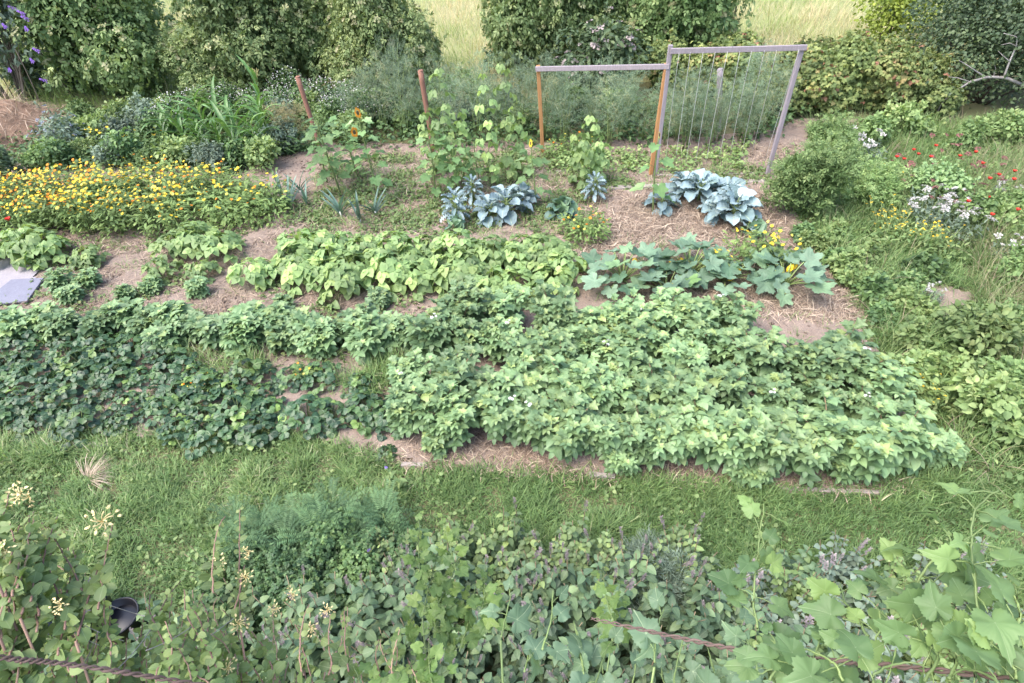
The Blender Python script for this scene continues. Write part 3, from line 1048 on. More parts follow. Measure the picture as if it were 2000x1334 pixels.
def mk_leek(n=9, L=0.42):
    fo, st = MB(), MB()
    st.tube([(0, 0, 0), (0, 0, 0.12)], [0.014, 0.012], 6, 1.0)
    az0 = U(0, 3)
    for i in range(n):
        az = az0 + (i % 2) * math.pi + U(-.35, .35)
        el = 0.75 + 0.7 * i / n
        fo.inst(leaf(6, 0.055, 0.2, 0.7, 0.35, U(0.2, 0.9)), (0, 0, 0.05 + 0.01 * i), hdir(az) * math.cos(el) + UP * math.sin(el), -hdir(az) + UP, L * U(0.8, 1.15), U(0, 1))
    return [('foliage', fo.mesh('leek_leaves', M_leek), None), ('shaft', st.mesh('leek_shaft', M_white), None)]


def crown_pts(n, rad, lumps, c0):
    """points in a lumpy crown: lumps = list of (centre, radius)"""
    out, nor = [], []
    w = np.array([l[1] ** 2 for l in lumps])
    w = w / w.sum()
    ks = rng.choice(len(lumps), n, p=w)
    d = sphere_dirs(n)
    d[:, 2] = np.abs(d[:, 2]) * np.where(U(0, 1, n) < 0.75, 1, -1)
    rr = U(0.45, 1.0, n) ** 0.5
    rr = np.where(U(0, 1, n) < 0.10, rr * U(1.0, 1.45, n), rr)
    C = np.array([l[0] for l in lumps])[ks]
    Rr = np.array([l[1] for l in lumps])[ks]
    P = C + d * (Rr * rr)[:, None]
    return P, d, rr


def mk_bush(rx, ry, h, n, tpls, sz, mat, name, nl=14, umb=0, umbm=None, stemmat=None, base=0.15, up=0.35, vmean=0.5, umb_sz=0.12, canes=0, droop=-0.15, partname='crown', lump=(0.22, 0.36), shoots=20, shoot_len=0.35):
    fo, st = MB(), MB()
    lumps = []
    for i in range(nl):
        a_, q = U(0, 6.28), math.sqrt(U(0, 1))
        zc = h * U(base + 0.12, 0.82)
        sh = math.sqrt(max(0.1, 1 - ((zc / h - 0.45) / 0.75) ** 2))
        lr = U(*lump) * min(h, (rx + ry))
        zc = min(zc, h - lr * 0.8)
        lumps.append((np.array([math.cos(a_) * rx * q * sh * 0.8, math.sin(a_) * ry * q * sh * 0.8, max(zc, lr * 0.7 + base * h * 0.5)]), lr))
    lumps.append((np.array([0, 0, h * 0.5]), min(h, rx + ry) * 0.42))
    P, d, rr = crown_pts(n, 0, lumps, None)
    ok = P[:, 2] > 0.03
    P, d, rr = P[ok], d[ok], rr[ok]
    m = len(P)
    cl = vnoise(P[:, :2] + P[:, 2:3] * 0.7, 2.2 / max(0.6, rx), rng.integers(99))
    var = np.clip(vmean + 0.5 * (cl - 0.5) + rng.normal(0, 0.17, m), 0, 1)
    f = d * np.array([1, 1, 0.4]) + 0.6 * sphere_dirs(m) + UP * droop
    u = d * 0.7 + UP * up + 0.45 * sphere_dirs(m)
    ks = rng.integers(0, len(tpls), m)
    for k in range(len(tpls)):
        s = ks == k
        fo.inst(tpls[k], P[s], f[s], u[s], sz * U(0.7, 1.25, s.sum()), var[s])
    outer = np.nonzero((rr > 0.8) & (d[:, 2] > -0.1))[0]
    for i in rng.choice(outer, shoots):
        ax = norm(d[i] + UP * 0.9 + 0.4 * sphere_dirs(1)[0])
        L_ = shoot_len * h * U(0.3, 0.8)
        pts = curve(P[i] - ax * 0.1, P[i] + ax * L_, UP * 0.03, 6)
        fo.tube(pts, np.linspace(0.006, 0.002, 6), 4, U(0, 1))
        k = 14
        q = U(0.1, 1, k)
        pp = np.stack([np.interp(q, np.linspace(0, 1, 6), pts[:, c]) for c in range(3)], 1)
        dd = ax * 0.5 + sphere_dirs(k)
        fo.inst(tpls[rng.integers(len(tpls))], pp, dd, UP + 0.6 * sphere_dirs(k), sz * U(0.5, 1.1, k), np.clip(rng.normal(vmean + 0.15, 0.17, k), 0, 1))
    for c, r_ in lumps[:10]:
        b = np.array([c[0] * 0.25, c[1] * 0.25, -0.03])
        st.tube(curve(b, c, UP * 0.1 * h * 0.5, 6), np.linspace(0.010 * h + 0.005, 0.005, 6), 5, U(0, 1))
    for i in range(canes):
        a_ = U(0, 6.28)
        b = hdir(a_) * rx * U(0.2, 0.7)
        st.tube(curve(b, b * 1.25 + UP * h * U(0.4, 0.6), hdir(a_) * 0.05, 5), 0.012, 4, U(0, 1))
    out = [(partname, fo.mesh(name + '_crown', mat), None), ('stem', st.mesh(name + '_stem', stemmat or M_bark), None)]
    if umb:
        um = MB()
        s = rng.choice(np.nonzero((d[:, 2] > 0.05) & (rr > 0.9))[0], umb)
        for i in s:
            p = P[i] + d[i] * 0.12
            k = 16
            q = U(-1, 1, (k, 2)) * umb_sz
            loc = np.stack([q[:, 0], q[:, 1], 0 * q[:, 0] - (q ** 2).sum(1) * 1.5], 1)
            nz = norm(d[i] + UP * 0.8)
            xx = norm(np.cross(nz, [0.2, 0.9, 0.1]))
            yy = np.cross(nz, xx)
            um.inst(disc(6, cup=0.1), p + loc @ np.stack([xx, yy, nz]), dirs(k), nz + 0.4 * dirs(k), U(0.25, 0.42, k) * umb_sz, U(0, 1) * 0.6 + U(0, 0.4, k))
        out.append(('blossom', um.mesh(name + '_blossom', umbm), None))
    return out


# ------------------------------------------------------------------ background hedge line
def bush_at(name, proto, px, py, label, cat, group=None, rz=0.0, s=1.0, dy=0.0):
    p = at(px, py)
    return plant(name, proto, (p[0], p[1] + dy, 0), label, cat, group, rz, s)


PE1 = mk_bush(1.7, 1.3, 2.9, 11000, C_elder, 0.21, M_elder, 'elder', 40, 160, M_umbel, None, 0.04, canes=14, vmean=0.45, umb_sz=0.09, lump=(0.11, 0.29), droop=0.15, shoots=70, shoot_len=0.3)
PE2 = mk_bush(1.7, 1.3, 2.8, 11000, C_elder, 0.20, M_elder, 'elder', 40, 220, M_umbel, None, 0.03, vmean=0.52, umb_sz=0.085, lump=(0.11, 0.29), droop=0.15, shoots=70, shoot_len=0.3)
PE3 = mk_bush(1.6, 1.4, 2.6, 11000, C_elder, 0.19, M_elder, 'elder', 36, 260, M_umbel, None, 0.03, vmean=0.62, umb_sz=0.085, lump=(0.11, 0.28), droop=0.15, shoots=70, shoot_len=0.3)
GE = 'elder shrubs along the back of the garden'
bush_at('elder_bush', PE1, 200, 212, 'dense elder bush with bare lower stems behind the straw heap', 'bush', GE, 0, (0.86, 1, 1), 1.1)
bush_at('elder_bush', PE2, 515, 200, 'elder bush with cream blossom behind the maize', 'bush', GE, 1.2, (0.76, 0.9, 0.92), 1.2)
bush_at('elder_bush', PE3, 385, 215, 'low young elder filling the dip between the two left elders', 'bush', GE, 1.7, (0.5, 0.6, 0.55), 1.2)
bush_at('elder_bush', PE3, 742, 205, 'yellow-green elder bush just left of the gap to the meadow', 'bush', GE, 0.3, (0.72, 0.9, 0.85), 1.1)
bush_at('elder_bush', PE3, 612, 190, 'elder bush between the leaning stake and the meadow gap', 'bush', GE, 2.3, (0.6, 0.8, 0.8), 1.3)
bush_at('elder_bush', PE2, 1072, 178, 'elder bush with pale blossom just right of the meadow gap', 'bush', GE, 0.3, (0.75, 0.9, 1.0), 1.3)
bush_at('elder_bush', PE1, 1340, 165, 'tall elder bush rising behind the tall string trellis', 'bush', GE, 1.9, (0.95, 0.9, 1.0), 1.4)
bush_at('elder_bush', PE2, 1205, 168, 'elder bush behind the rail of the low trellis', 'bush', GE, 4.1, (0.7, 0.8, 0.9), 1.7)
PB = mk_bush(1.5, 1.0, 3.2, 4200, [leaf(3, 0.17, 0.5, 0.8, 0.1, 0.6)], 0.17, M_greyherb, 'buddleia', 18, 0, None, None, 0.3, vmean=0.35, canes=12)
bud = bush_at('butterfly_bush', PB, 0, 225, 'grey-green butterfly bush with purple flower spikes at the left edge', 'bush', None, 0, (1.0, 0.9, 1.0), 0.6)
sp = MB()
k = 60
t = U(0, 1, k)
a_ = U(0, 6.28, k)
sp.inst(L_diam, np.stack([np.cos(a_) * 0.018 * (1 - t), np.sin(a_) * 0.018 * (1 - t), t * 0.15], 1), np.stack([np.cos(a_), np.sin(a_), 0.4 + 0 * a_], 1), UP, 0.022, U(0, 1, k))
ME_spike = sp.mesh('purple_spike', M_purple)
bl = np.array(bud.location)
for px, py in [(35, 20), (58, 40), (53, 60), (78, 102), (65, 122), (20, 140), (94, 160), (12, 55), (50, 30)]:
    p = at_y(px, py, bl[1] - 0.75)
    o = link('flower_spike', ME_spike, bud)
    o.matrix_local = bud.matrix_basis.inverted() @ Matrix.Translation([float(v) for v in p]) @ rotz_to(norm(np.array([U(-.5, .5), -0.6, 0.5])))

PD = mk_bush(1.4, 1.3, 2.4, 15000, [L_ov, L_ov2], 0.065, M_elderdk, 'dark_tree', 20, 0, None, None, 0.02, vmean=0.45)
bush_at('dark_shrub', PD, 1960, 235, 'dense dark green shrub at the right edge under the dead branch', 'bush', None, 0, (1.1, 1, 1.0), 1.0)
bush_at('dark_shrub', PD, 1990, 130, 'taller dark green shrub filling the upper right corner', 'bush', None, 2.0, (1.1, 1, 1.2), 1.3)
PY = mk_bush(0.8, 0.7, 1.6, 3600, [L_ov, L_ov2], 0.08, M_ygreen, 'pale_bush', 12, 0, None, None, 0.05, vmean=0.5)
bush_at('pale_bush', PY, 1800, 160, 'yellow-green bush between the bramble hedge and the dark shrub', 'bush', None, 0, 1.0, 1.6)
PBR = [mk_bush(0.85, 0.65, 1.1, 4200, T_bram, 0.13, M_bramble, 'bramble', 13, 0, None, M_pstem, 0.0, vmean=0.5, droop=-0.35) for _ in range(3)]
GB = 'bramble bushes forming the hedge behind the trellises'
for i, (px, py, s, lab) in enumerate([
    (1330, 200, 0.9, 'bramble bush seen through the left strings of the tall trellis'), (1430, 205, 1.0, 'bramble bush seen through the right strings of the tall trellis'),
    (1545, 228, 1.0, 'bramble bush just right of the tall trellis'), (1640, 232, 1.05, 'bramble bush with yellowed stems in the middle of the hedge'),
    (1730, 232, 1.0, 'bramble bush beside the dark leaf litter in the hedge'), (1815, 235, 1.0, 'bramble bush touching the dead branch at the right'),
    (1590, 195, 0.85, 'bramble bush at the back of the hedge below the dry meadow'), (1700, 190, 0.9, 'bramble bush at the back below the yellow-green bush')]):
    bush_at('bramble_bush', PBR[i % 3], px, py, lab, 'bush', GB, i * 1.3, s, 0.6)
PH = mk_bush(0.75, 0.5, 1.35, 2200, [leaf(3, 0.2, 0.5, 0.8, 0.1, 0.6)], 0.13, M_elderdk, 'agrimony', 12, 60, M_pinkgrey, None, 0.0, vmean=0.45, umb_sz=0.06)
bush_at('hemp_agrimony', PH, 1165, 205, 'dark bush with pinkish-grey flower heads under the low rail', 'bush', None, 0, (1.1, 1, 1.05), 0.4)

# dead grey branch at the right
mb = MB()
yb_ = at(1960, 235)[1] + 0.1
B = lambda px, py, dy=0.0: at_y(px, py, yb_ + dy)
for pts, r0, r1 in [([(1995, 165), (1965, 152), (1930, 150), (1895, 160), (1865, 178), (1840, 200), (1828, 225)], 0.030, 0.008),
                    ([(1925, 151), (1905, 138), (1885, 125), (1873, 118)], 0.014, 0.004), ([(1960, 152), (1972, 120), (1985, 90), (1987, 72), (1960, 65)], 0.018, 0.004),
                    ([(1985, 90), (1972, 84), (1955, 88)], 0.008, 0.003), ([(1972, 120), (1958, 108), (1950, 100)], 0.008, 0.003), ([(1895, 160), (1870, 152), (1852, 150)], 0.010, 0.003),
                    ([(1865, 178), (1845, 176), (1830, 190)], 0.008, 0.003), ([(1940, 150), (1945, 135), (1943, 128)], 0.008, 0.003), ([(1995, 165), (2040, 185), (2080, 215)], 0.03, 0.035),
                    ([(1880, 168), (1862, 196), (1855, 226)], 0.010, 0.003)]:
    P = np.array([B(x, y, U(-0.04, 0.04)) for x, y in pts])
    tt = np.linspace(0, len(P) - 1, len(P) * 3)
    Q = np.stack([np.interp(tt, np.arange(len(P)), P[:, c]) for c in range(3)], 1)
    mb.tube(Q, np.linspace(r0, r1, len(Q)), 5, U(0, 1))
tag(mb.obj('dead_branch', M_greybark), 'bare grey dead branch arching out of the dark shrub', 'branch')

# straw heap
mb = MB()
n = 26
p0 = at(55, 285)
gx, gy = np.meshgrid(np.linspace(-1, 1, n), np.linspace(-1, 1, n), indexing='ij')
rr = np.sqrt(gx ** 2 + gy ** 2)
P2 = np.stack([gx.ravel() * 1.1, gy.ravel() * 1.0], 1)
zz = 0.72 * np.clip(1 - rr ** 1.6, -0.1, 1).ravel() + (vnoise(P2, 3, 5) - 0.5) * 0.2
F = []
for i in range(n - 1):
    for j in range(n - 1):
        a_, b_ = i * n + j, (i + 1) * n + j
        F += [(a_, b_, b_ + 1), (a_, b_ + 1, a_ + 1)]
heap = thing('straw_heap', 'heap of old brown straw at the left edge under the elder', 'heap', (p0[0] - 0.5, p0[1] + 0.6, -0.03))
mb.raw(np.stack([P2[:, 0], P2[:, 1], zz], 1), F, 0.5)
mb.obj('mound', M_heap, heap)
fb = MB()
k = 2600
i = rng.integers(0, n * n, k)
i = i[rr.ravel()[i] < 0.95]
k = len(i)
d = dirs(k, 0.0)
d[:, 2] *= 0.35
fb.inst(leaf(3, 0.015, 0.1, 0.1, 0, 0.5), np.stack([P2[i, 0], P2[i, 1], zz[i] + 0.01], 1) + U(-.05, .05, (k, 3)), d, UP, U(0.15, 0.4, k), rng.normal(0.4, 0.2, k).clip(0, 1))
tag(fb.obj('loose_straw', M_strawf, heap), kind='stuff')

PUG = mk_bush(0.75, 0.6, 0.9, 2600, [L_ov, L_lan], 0.10, M_elderdk, 'undergrowth', 10, 0, None, M_bark, 0.0, vmean=0.35)
for px, py, lab in [(25, 205, 'low dark shrub behind the straw heap under the butterfly bush'), (120, 200, 'low dark shrub under the left edge of the first elder'), (235, 198, 'low dark shrub among the bare elder stems'),
                    (470, 190, 'low dark shrub behind the tasselled maize'), (690, 190, 'low dark shrub behind the asparagus left of the meadow gap'), (1010, 170, 'low dark shrub under the elder right of the meadow gap')]:
    bush_at('undergrowth_shrub', PUG, px, py, lab, 'bush', 'low dark shrubs under the elders', px * 0.1, U(0.9, 1.1), 0.9)

# mixed weeds band at the back left
PGB = mk_bush(0.45, 0.4, 0.75, 1500, [leaf(3, 0.2, 0.5, 0.8, 0.1, 0.6)], 0.08, M_greyherb, 'borage', 8, 40, plain('pale_blue_petal', (0.26, 0.28, 0.33)), M_stem, 0.0, vmean=0.4, umb_sz=0.03)
bush_at('borage_bush', PGB, 135, 308, 'grey-blue flowering herb bush beside the straw heap', 'bush', None, 0, 1.0, 0.1)
PDK = mk_bush(0.5, 0.45, 0.6, 1500, [L_lan], 0.09, M_elderdk, 'dark_herb', 8, 0, None, M_stem, 0.0, vmean=0.4)
bush_at('dark_herb_bush', PDK, 0, 368, 'low dark green herb bush at the left edge behind the marigolds', 'bush', None, 0, 1.0, 0.1)
PW = [mk_bush(0.35, 0.3, 0.55, 800, [L_lan, L_small], 0.07, m, 'weed', 7, 0, None, M_stem, 0.0, vmean=0.55) for m in (M_weed, M_greyherb, M_herb, M_mug)]
GW = 'leafy weeds between the marigolds and the elder bushes'
for i, (px, py) in enumerate([(170, 320), (215, 330), (265, 322), (310, 333), (365, 330), (420, 338), (470, 335), (150, 280), (200, 285), (250, 285), (300, 290), (180, 250), (240, 258),
                              (290, 262), (130, 330), (90, 335), (520, 330), (550, 300), (345, 285), (400, 240), (330, 235), (560, 245), (510, 240), (450, 215), (610, 235), (660, 230),
                              (700, 240), (640, 262), (690, 275), (590, 215), (760, 240), (810, 262), (1020, 262), (900, 250), (960, 232), (1120, 232), (1210, 240), (1000, 215), (860, 215), (920, 200)]):
    bush_at('weed_clump', PW[i % 4], px, py, ['light green leafy weed clump', 'grey-green leafy weed clump', 'dark green leafy weed clump', 'tall green leafy weed clump'][i % 4]
            + (' in the weedy strip left of the leaning stake' if px < 580 else ' in the weedy strip below the elder bushes'), 'weed', GW, i * 1.1, U(0.8, 1.15), 0.05)
# white-flowered weeds
PWH = mk_bush(0.4, 0.35, 0.7, 700, [L_small], 0.05, M_herb, 'white_weed', 8, 0, None, M_stem, 0.0, vmean=0.5)
wf = MB()
k = 200
P_ = sphere_dirs(k) * np.array([0.45, 0.4, 0.35]) * (U(0.4, 1, (k, 1)) ** 0.4)
P_[:, 2] = np.abs(P_[:, 2]) * 1.2 + 0.35
wf.inst(disc(6, cup=0.1), P_, dirs(k), UP + 0.5 * dirs(k), U(0.008, 0.015, k), U(0, 1, k))
PWH.append(('blossom', wf.mesh('white_weed_blossom', M_white), None))
for i, (px, py) in enumerate([(400, 232), (450, 228), (500, 232), (545, 235), (600, 225), (640, 222), (690, 222), (720, 250), (660, 250), (570, 205), (350, 262)]):
    bush_at('white_flower_weed', PWH, px, py, 'weed with a haze of tiny white flowers below the elder bushes', 'weed', 'white flowering weeds below the elder bushes', i * 0.9, U(0.85, 1.1), 0.05)

# maize block
GM = 'maize plants in the small block behind the marigolds'
for i, (px, py) in enumerate([(335, 300), (370, 305), (405, 312), (440, 315), (475, 316), (510, 315), (350, 280), (388, 284), (425, 288), (462, 290), (500, 290), (535, 298), (410, 265), (450, 266), (490, 268), (525, 272), (353, 293), (372, 295), (407, 298), (443, 302), (480, 303), (518, 306), (435, 278), (475, 280)]):
    if i == 14:
        bush_at('maize_plant', P_maize_t, 520, 262, 'tallest maize plant with a tassel at the back of the block', 'maize', GM, None, 1.0)
        continue
    bush_at('maize_plant', P_maize[i % 3], px, py, 'arching maize plant in the ' + ('front row' if i < 6 else 'back row' if 11 < i < 16 else 'middle rows') + ' of the block', 'maize', GM, None, U(0.7, 0.95))

# asparagus ferns
GA = 'feathery asparagus ferns behind the bean poles and trellises'
asp = [(700, 270), (750, 265), (790, 275), (830, 270), (880, 275), (930, 272), (980, 272), (720, 240), (775, 240), (860, 240), (915, 245), (970, 240), (1060, 280), (1110, 278), (1160, 280), (1210, 280),
       (1255, 282), (1090, 255), (1150, 255), (1220, 255), (1320, 282), (1360, 285), (1400, 285), (1445, 282), (1480, 275), (1340, 262), (1410, 262), (1470, 258), (1020, 270), (1040, 250), (1340, 298), (1385, 300), (1300, 292), (1455, 292), (1100, 292), (1190, 295)]
for i, (px, py) in enumerate(asp):
    zone = 'left of the low trellis' if px < 1050 else 'seen through the low trellis' if px < 1280 else 'seen through the strings of the tall trellis'
    bush_at('asparagus_fern', P_aspar[i % 3], px, py, 'feathery blue-green asparagus fern ' + zone, 'fern', GA, None, U(0.62, 1.08), 0.1)
PDRY = mk_aspar(0.8, 0.35, 6)
M_drytuft = leafmat('buff_tuft', [(0, (0.20, 0.19, 0.10)), (1, (0.36, 0.30, 0.17))], 0.7, 0.2, 0.2, 0)
PDRY[0][1].materials[0] = M_drytuft
bush_at('buff_tuft', PDRY, 575, 288, 'buff feathery tuft beside the foot of the leaning stake', 'weed', None, 0, 1.0)

# ------------------------------------------------------------------ marigold patch
PG_MARI = poly([(-250, 470), (0, 462), (200, 462), (360, 458), (545, 432), (545, 400), (420, 365), (100, 385), (-250, 420)])
for p in darts(PG_MARI, 0.235):
    u = p[0] - at(300, 420)[0]
    pr = P_mari_rich if u < -0.6 else P_mari_mid if u < 0.9 else P_mari_few
    plant('marigold_plant', pr[rng.integers(len(pr))], p, ['thickly flowering yellow marigold plant at the left of the patch', 'yellow and orange marigold plant in the middle of the patch',
          'leafy marigold plant with few flowers at the right of the patch'][0 if u < -0.6 else 1 if u < 0.9 else 2], 'flower', 'marigold plants in the yellow patch', None, U(0.9, 1.15))
GO = 'orange calendula plants beside the cabbage'
for i, (px, py) in enumerate([(1115, 460), (1150, 455), (1135, 478), (1165, 470)]):
    bush_at('calendula_plant', P_mari_orange[i % 2], px, py, 'orange calendula plant beside the savoy cabbage', 'flower', GO, None, 0.85)
for i, (px, py) in enumerate([(1470, 525), (1500, 520), (1525, 530), (1440, 505), (1485, 500), (1400, 545)]):
    bush_at('calendula_plant', P_mari_yellow[i % 2], px, py, 'loose yellow calendula growing through the courgettes', 'flower', 'yellow calendulas among the courgettes', None, 1.0)
for i, (px, py) in enumerate([(385, 770), (600, 745), (420, 765)]):
    bush_at('calendula_plant', P_mari_orange[i % 2], px, py, 'small yellow flowering weed among the strawberries', 'flower', 'calendulas among the strawberries', None, 0.5)
for i, (px, py) in enumerate([(1155, 320), (1115, 300), (1085, 312), (1140, 300)]):
    bush_at('calendula_plant', P_mari_orange[i % 2], px, py, 'small orange flower clump behind the low trellis', 'flower', 'orange flowers behind the low trellis', None, 0.8)
for i, (px, py) in enumerate([(215, 300), (270, 312), (180, 300), (330, 305)]):
    bush_at('calendula_plant', P_mari_yellow[i % 2], px, py, 'tall yellow flower clump in the weeds behind the marigolds', 'flower', 'yellow flowers in the weedy strip', None, 1.05)


# ------------------------------------------------------------------ poppies and verge flowers
def mk_poppy(h=0.6):
    st, fo, fl = MB(), MB(), MB()
    st.tube(curve((0, 0, 0), (0.05, 0, h), (0.03, 0, 0), 6), 0.003, 4, 0.5)
    for i in range(8):
        a_ = i * 2.4
        fo.inst(leaf(5, 0.16, 0.6, 0.7, 0.1, 0.8, 0.03), (0, 0, 0.02 + 0.02 * i), hdir(a_) + UP * 0.8, UP, 0.14, U(0, 1))
    for i in range(5):
        a_ = i * 1.257
        fl.inst(leaf(4, 0.5, 0.5, 0.35, 0.2, -0.4, 0.02), (0.05, 0, h), hdir(a_) + UP * 0.75, UP - hdir(a_) * 0.6, 0.043, U(0, 1))
    return [('foliage', fo.mesh('poppy_foliage', M_weed), None), ('stem', st.mesh('poppy_stem', M_stem), None), ('flower', fl.mesh('poppy_flower', M_red), None)]


P_pop = [mk_poppy(0.6), mk_poppy(0.5)]
GP = 'red poppies on the right-hand verge'
for px, py in [(1789, 282), (1755, 294), (1770, 300), (1826, 297), (1798, 290), (1830, 288), (1879, 293), (1906, 300), (1925, 308), (1957, 330), (1979, 335),
               (1931, 350), (1980, 353), (1937, 374), (1893, 397), (1944, 407), (1892, 789), (1985, 410)]:
    for it in range(1):
        h = 0.6 if py < 700 else 0.3
        p = at(px, py, h)
        plant('poppy', P_pop[rng.integers(2)], (p[0] - 0.05, p[1]), 'single red poppy low in the weeds near the right end of the potatoes' if py > 700 else
              'red poppy at the back of the right-hand verge' if py < 320 else 'red poppy near the right edge beside the white yarrow', 'flower', None if py > 700 else GP, U(-.6, .6), h / 0.6)
for px, py in [(5, 440), (24, 455), (-15, 432)]:
    p = at(px, py, 0.6)
    plant('poppy', P_pop[0], p[:2], 'red poppy in front of the marigolds at the left edge', 'flower', 'red poppies at the left edge', 0, 1.3)


def umbel_clump(mat, name, n=22, r=0.3, h=0.6, us=0.05, leafm=M_greyherb, lt=None, nl=300):
    st, fo = MB(), MB()
    hd = MB()
    k = 30
    q = U(-1, 1, (k, 2))
    q = q[(q ** 2).sum(1) < 1] * us
    hd.inst(disc(6, cup=0.1), np.stack([q[:, 0], q[:, 1], -(q ** 2).sum(1) * 3], 1), dirs(len(q)), UP + 0.3 * dirs(len(q)), us * 0.24, U(0, 1, len(q)))
    me = hd.mesh(name + '_head', mat)
    ms = []
    for i in range(n):
        a_, qq = U(0, 6.28), math.sqrt(U(0, 1))
        tip = hdir(a_) * r * qq + UP * h * U(0.8, 1.1)
        st.tube(curve(hdir(a_) * r * qq * 0.4, tip, UP * 0.03, 4), 0.003, 3, U(0, 1))
        ms.append(Matrix.Translation([float(v) for v in tip]) @ rotz_to(norm(UP + hdir(U(0, 6.28)) * 0.4)) @ Matrix.Diagonal((*[U(0.7, 1.2)] * 3, 1)))
    a_ = U(0, 6.28, nl)
    q = np.sqrt(U(0, 1, nl)) * r
    fo.inst(lt or L_lan, np.stack([np.cos(a_) * q, np.sin(a_) * q, U(0.03, 0.75, nl) * h], 1), dirs(nl, 0.4), UP + 0.3 * dirs(nl), U(0.05, 0.11, nl), U(0, 1, nl))
    return [('foliage', fo.mesh(name + '_foliage', leafm), None), ('stem', st.mesh(name + '_stem', M_stem), None), ('flower_head', me, ms)]


PYA = umbel_clump(M_white, 'yarrow', 15, 0.3, 0.55, 0.05)
for i, (px, py) in enumerate([(1790, 455), (1830, 462), (1865, 475), (1800, 425), (1850, 440)]):
    bush_at('white_yarrow', PYA, px, py, 'white yarrow clump in the middle of the right-hand verge', 'flower', 'white yarrow on the right-hand verge', None, 0.85)
bush_at('white_yarrow', PYA, 1672, 330, 'white flowering clump behind the tall green mugwort', 'flower', None, None, 1.05)
bush_at('white_yarrow', PYA, 1950, 400, 'small white yarrow beside the poppies near the right edge', 'flower', None, None, 0.6)
bush_at('white_yarrow', PYA, 1955, 510, 'low white yarrow near the right edge below the main clump', 'flower', None, None, 0.6)
bush_at('white_yarrow', PYA, 1815, 590, 'tiny white flowers beside the bare soil patch', 'flower', None, None, 0.4)
PHK = umbel_clump(M_yellow, 'hawkweed', 16, 0.3, 0.4, 0.016, M_weed, L_lan, 160)
for px, py in [(1715, 450), (1745, 470), (1780, 485), (1815, 500), (1730, 480)]:
    bush_at('yellow_hawkweed', PHK, px, py, 'clump of small yellow flowers in the grass below the white yarrow', 'flower', 'yellow wildflowers on the verge', None, 1.0)
bush_at('yellow_hawkweed', PHK, 1715, 385, 'yellow flowering herb beside the tall green mugwort', 'flower', None, None, 1.0)
bush_at('yellow_hawkweed', PHK, 1820, 800, 'few small yellow flowers at the right end of the potato block', 'flower', None, None, 0.8)
PSE = mk_bush(0.38, 0.35, 0.5, 1500, [L_small], 0.055, leafmat('sedum_leaf', [(0, (0.13, 0.22, 0.08)), (1, (0.28, 0.40, 0.17))], 0.5, 0.3, 0.2, 0.1), 'sedum', 7, 0, None, M_stem, 0.0)
bush_at('pale_sedum_bush', PSE, 1828, 400, 'rounded light green shrub among the maroon flower heads', 'bush', None, 0, 1.1)
PMA = umbel_clump(M_maroon, 'maroon_stonecrop', 7, 0.35, 0.45, 0.045, M_weed, L_lan, 60)
for px, py in [(1780, 400), (1880, 400), (1840, 330), (1900, 370), (1800, 425), (1770, 370)]:
    bush_at('maroon_flower', PMA, px, py, 'dull maroon seed heads around the light green shrub', 'flower', 'maroon flower heads on the verge', None, 1.0)

# mugwort bush
C_mug = [compound(leaf(3, 0.2, 0.5, 0.8, 0.1, 0.4), 2, 0.45, 0.42, 0.65, ar, 45, 0.2, 0.85, 0.0, 0) for ar in (0.3, 0.6)]
PMU = mk_bush(0.55, 0.5, 0.95, 2000, C_mug, 0.12, M_mug, 'mugwort', 16, 0, None, M_stem, 0.0, vmean=0.55, droop=0.8, lump=(0.12, 0.26), shoots=110, shoot_len=0.5)
bush_at('mugwort_bush', PMU, 1572, 428, 'tall bushy green mugwort beside the blue-green broccoli', 'bush', None, 0, 1.0, 0.15)
bush_at('mugwort_bush', PMU, 1690, 405, 'lower green bush just right of the tall mugwort', 'bush', None, 2.0, (0.8, 0.8, 0.55), 0.1)
bush_at('mugwort_bush', PMU, 1610, 345, 'soft light green bush behind the tall mugwort', 'bush', None, 3.0, (0.75, 0.75, 0.8), 0.1)

# ------------------------------------------------------------------ middle beds: sunflowers, beans, brassicas, leeks
SF1, SF2 = mk_sunflower(1.25, 2, 20, 0.19), mk_sunflower(1.05, 0, 20, 0.20)
SF3, SF4 = mk_sunflower(1.05, 1, 14, 0.2), mk_sunflower(1.2, 1, 8, 0.24, False)
GS = 'sunflowers in the middle beds'
for pr, px, py, s, lab in [(SF1, 742, 392, 1.1, 'sunflower with two open golden heads'), (SF2, 668, 385, 1.2, 'leafy sunflower without a bloom left of the two-headed one'), (SF2, 700, 350, 1.05, 'leafy sunflower behind the leeks'),
                           (SF2, 850, 392, 1.0, 'big-leaved sunflower left of the climbing beans'), (SF3, 1048, 405, 0.95, 'sunflower with one orange head right of the climbing beans'),
                           (SF4, 1275, 420, 1.0, 'single sunflower with a half-open bud in front of the trellis post'), (SF2, 900, 385, 0.95, 'big-leaved sunflower behind the frilly kale'),
                           (SF2, 640, 360, 1.0, 'small leafy sunflower nearest the leaning stake'), (SF2, 940, 375, 0.8, 'leafy sunflower behind the blue-green broccoli')]:
    bush_at('sunflower', pr, px, py, lab, 'sunflower', GS, U(-0.3, 0.3) if pr is not SF2 else None, s)
GC = 'climbing beans at the middle of the plot'
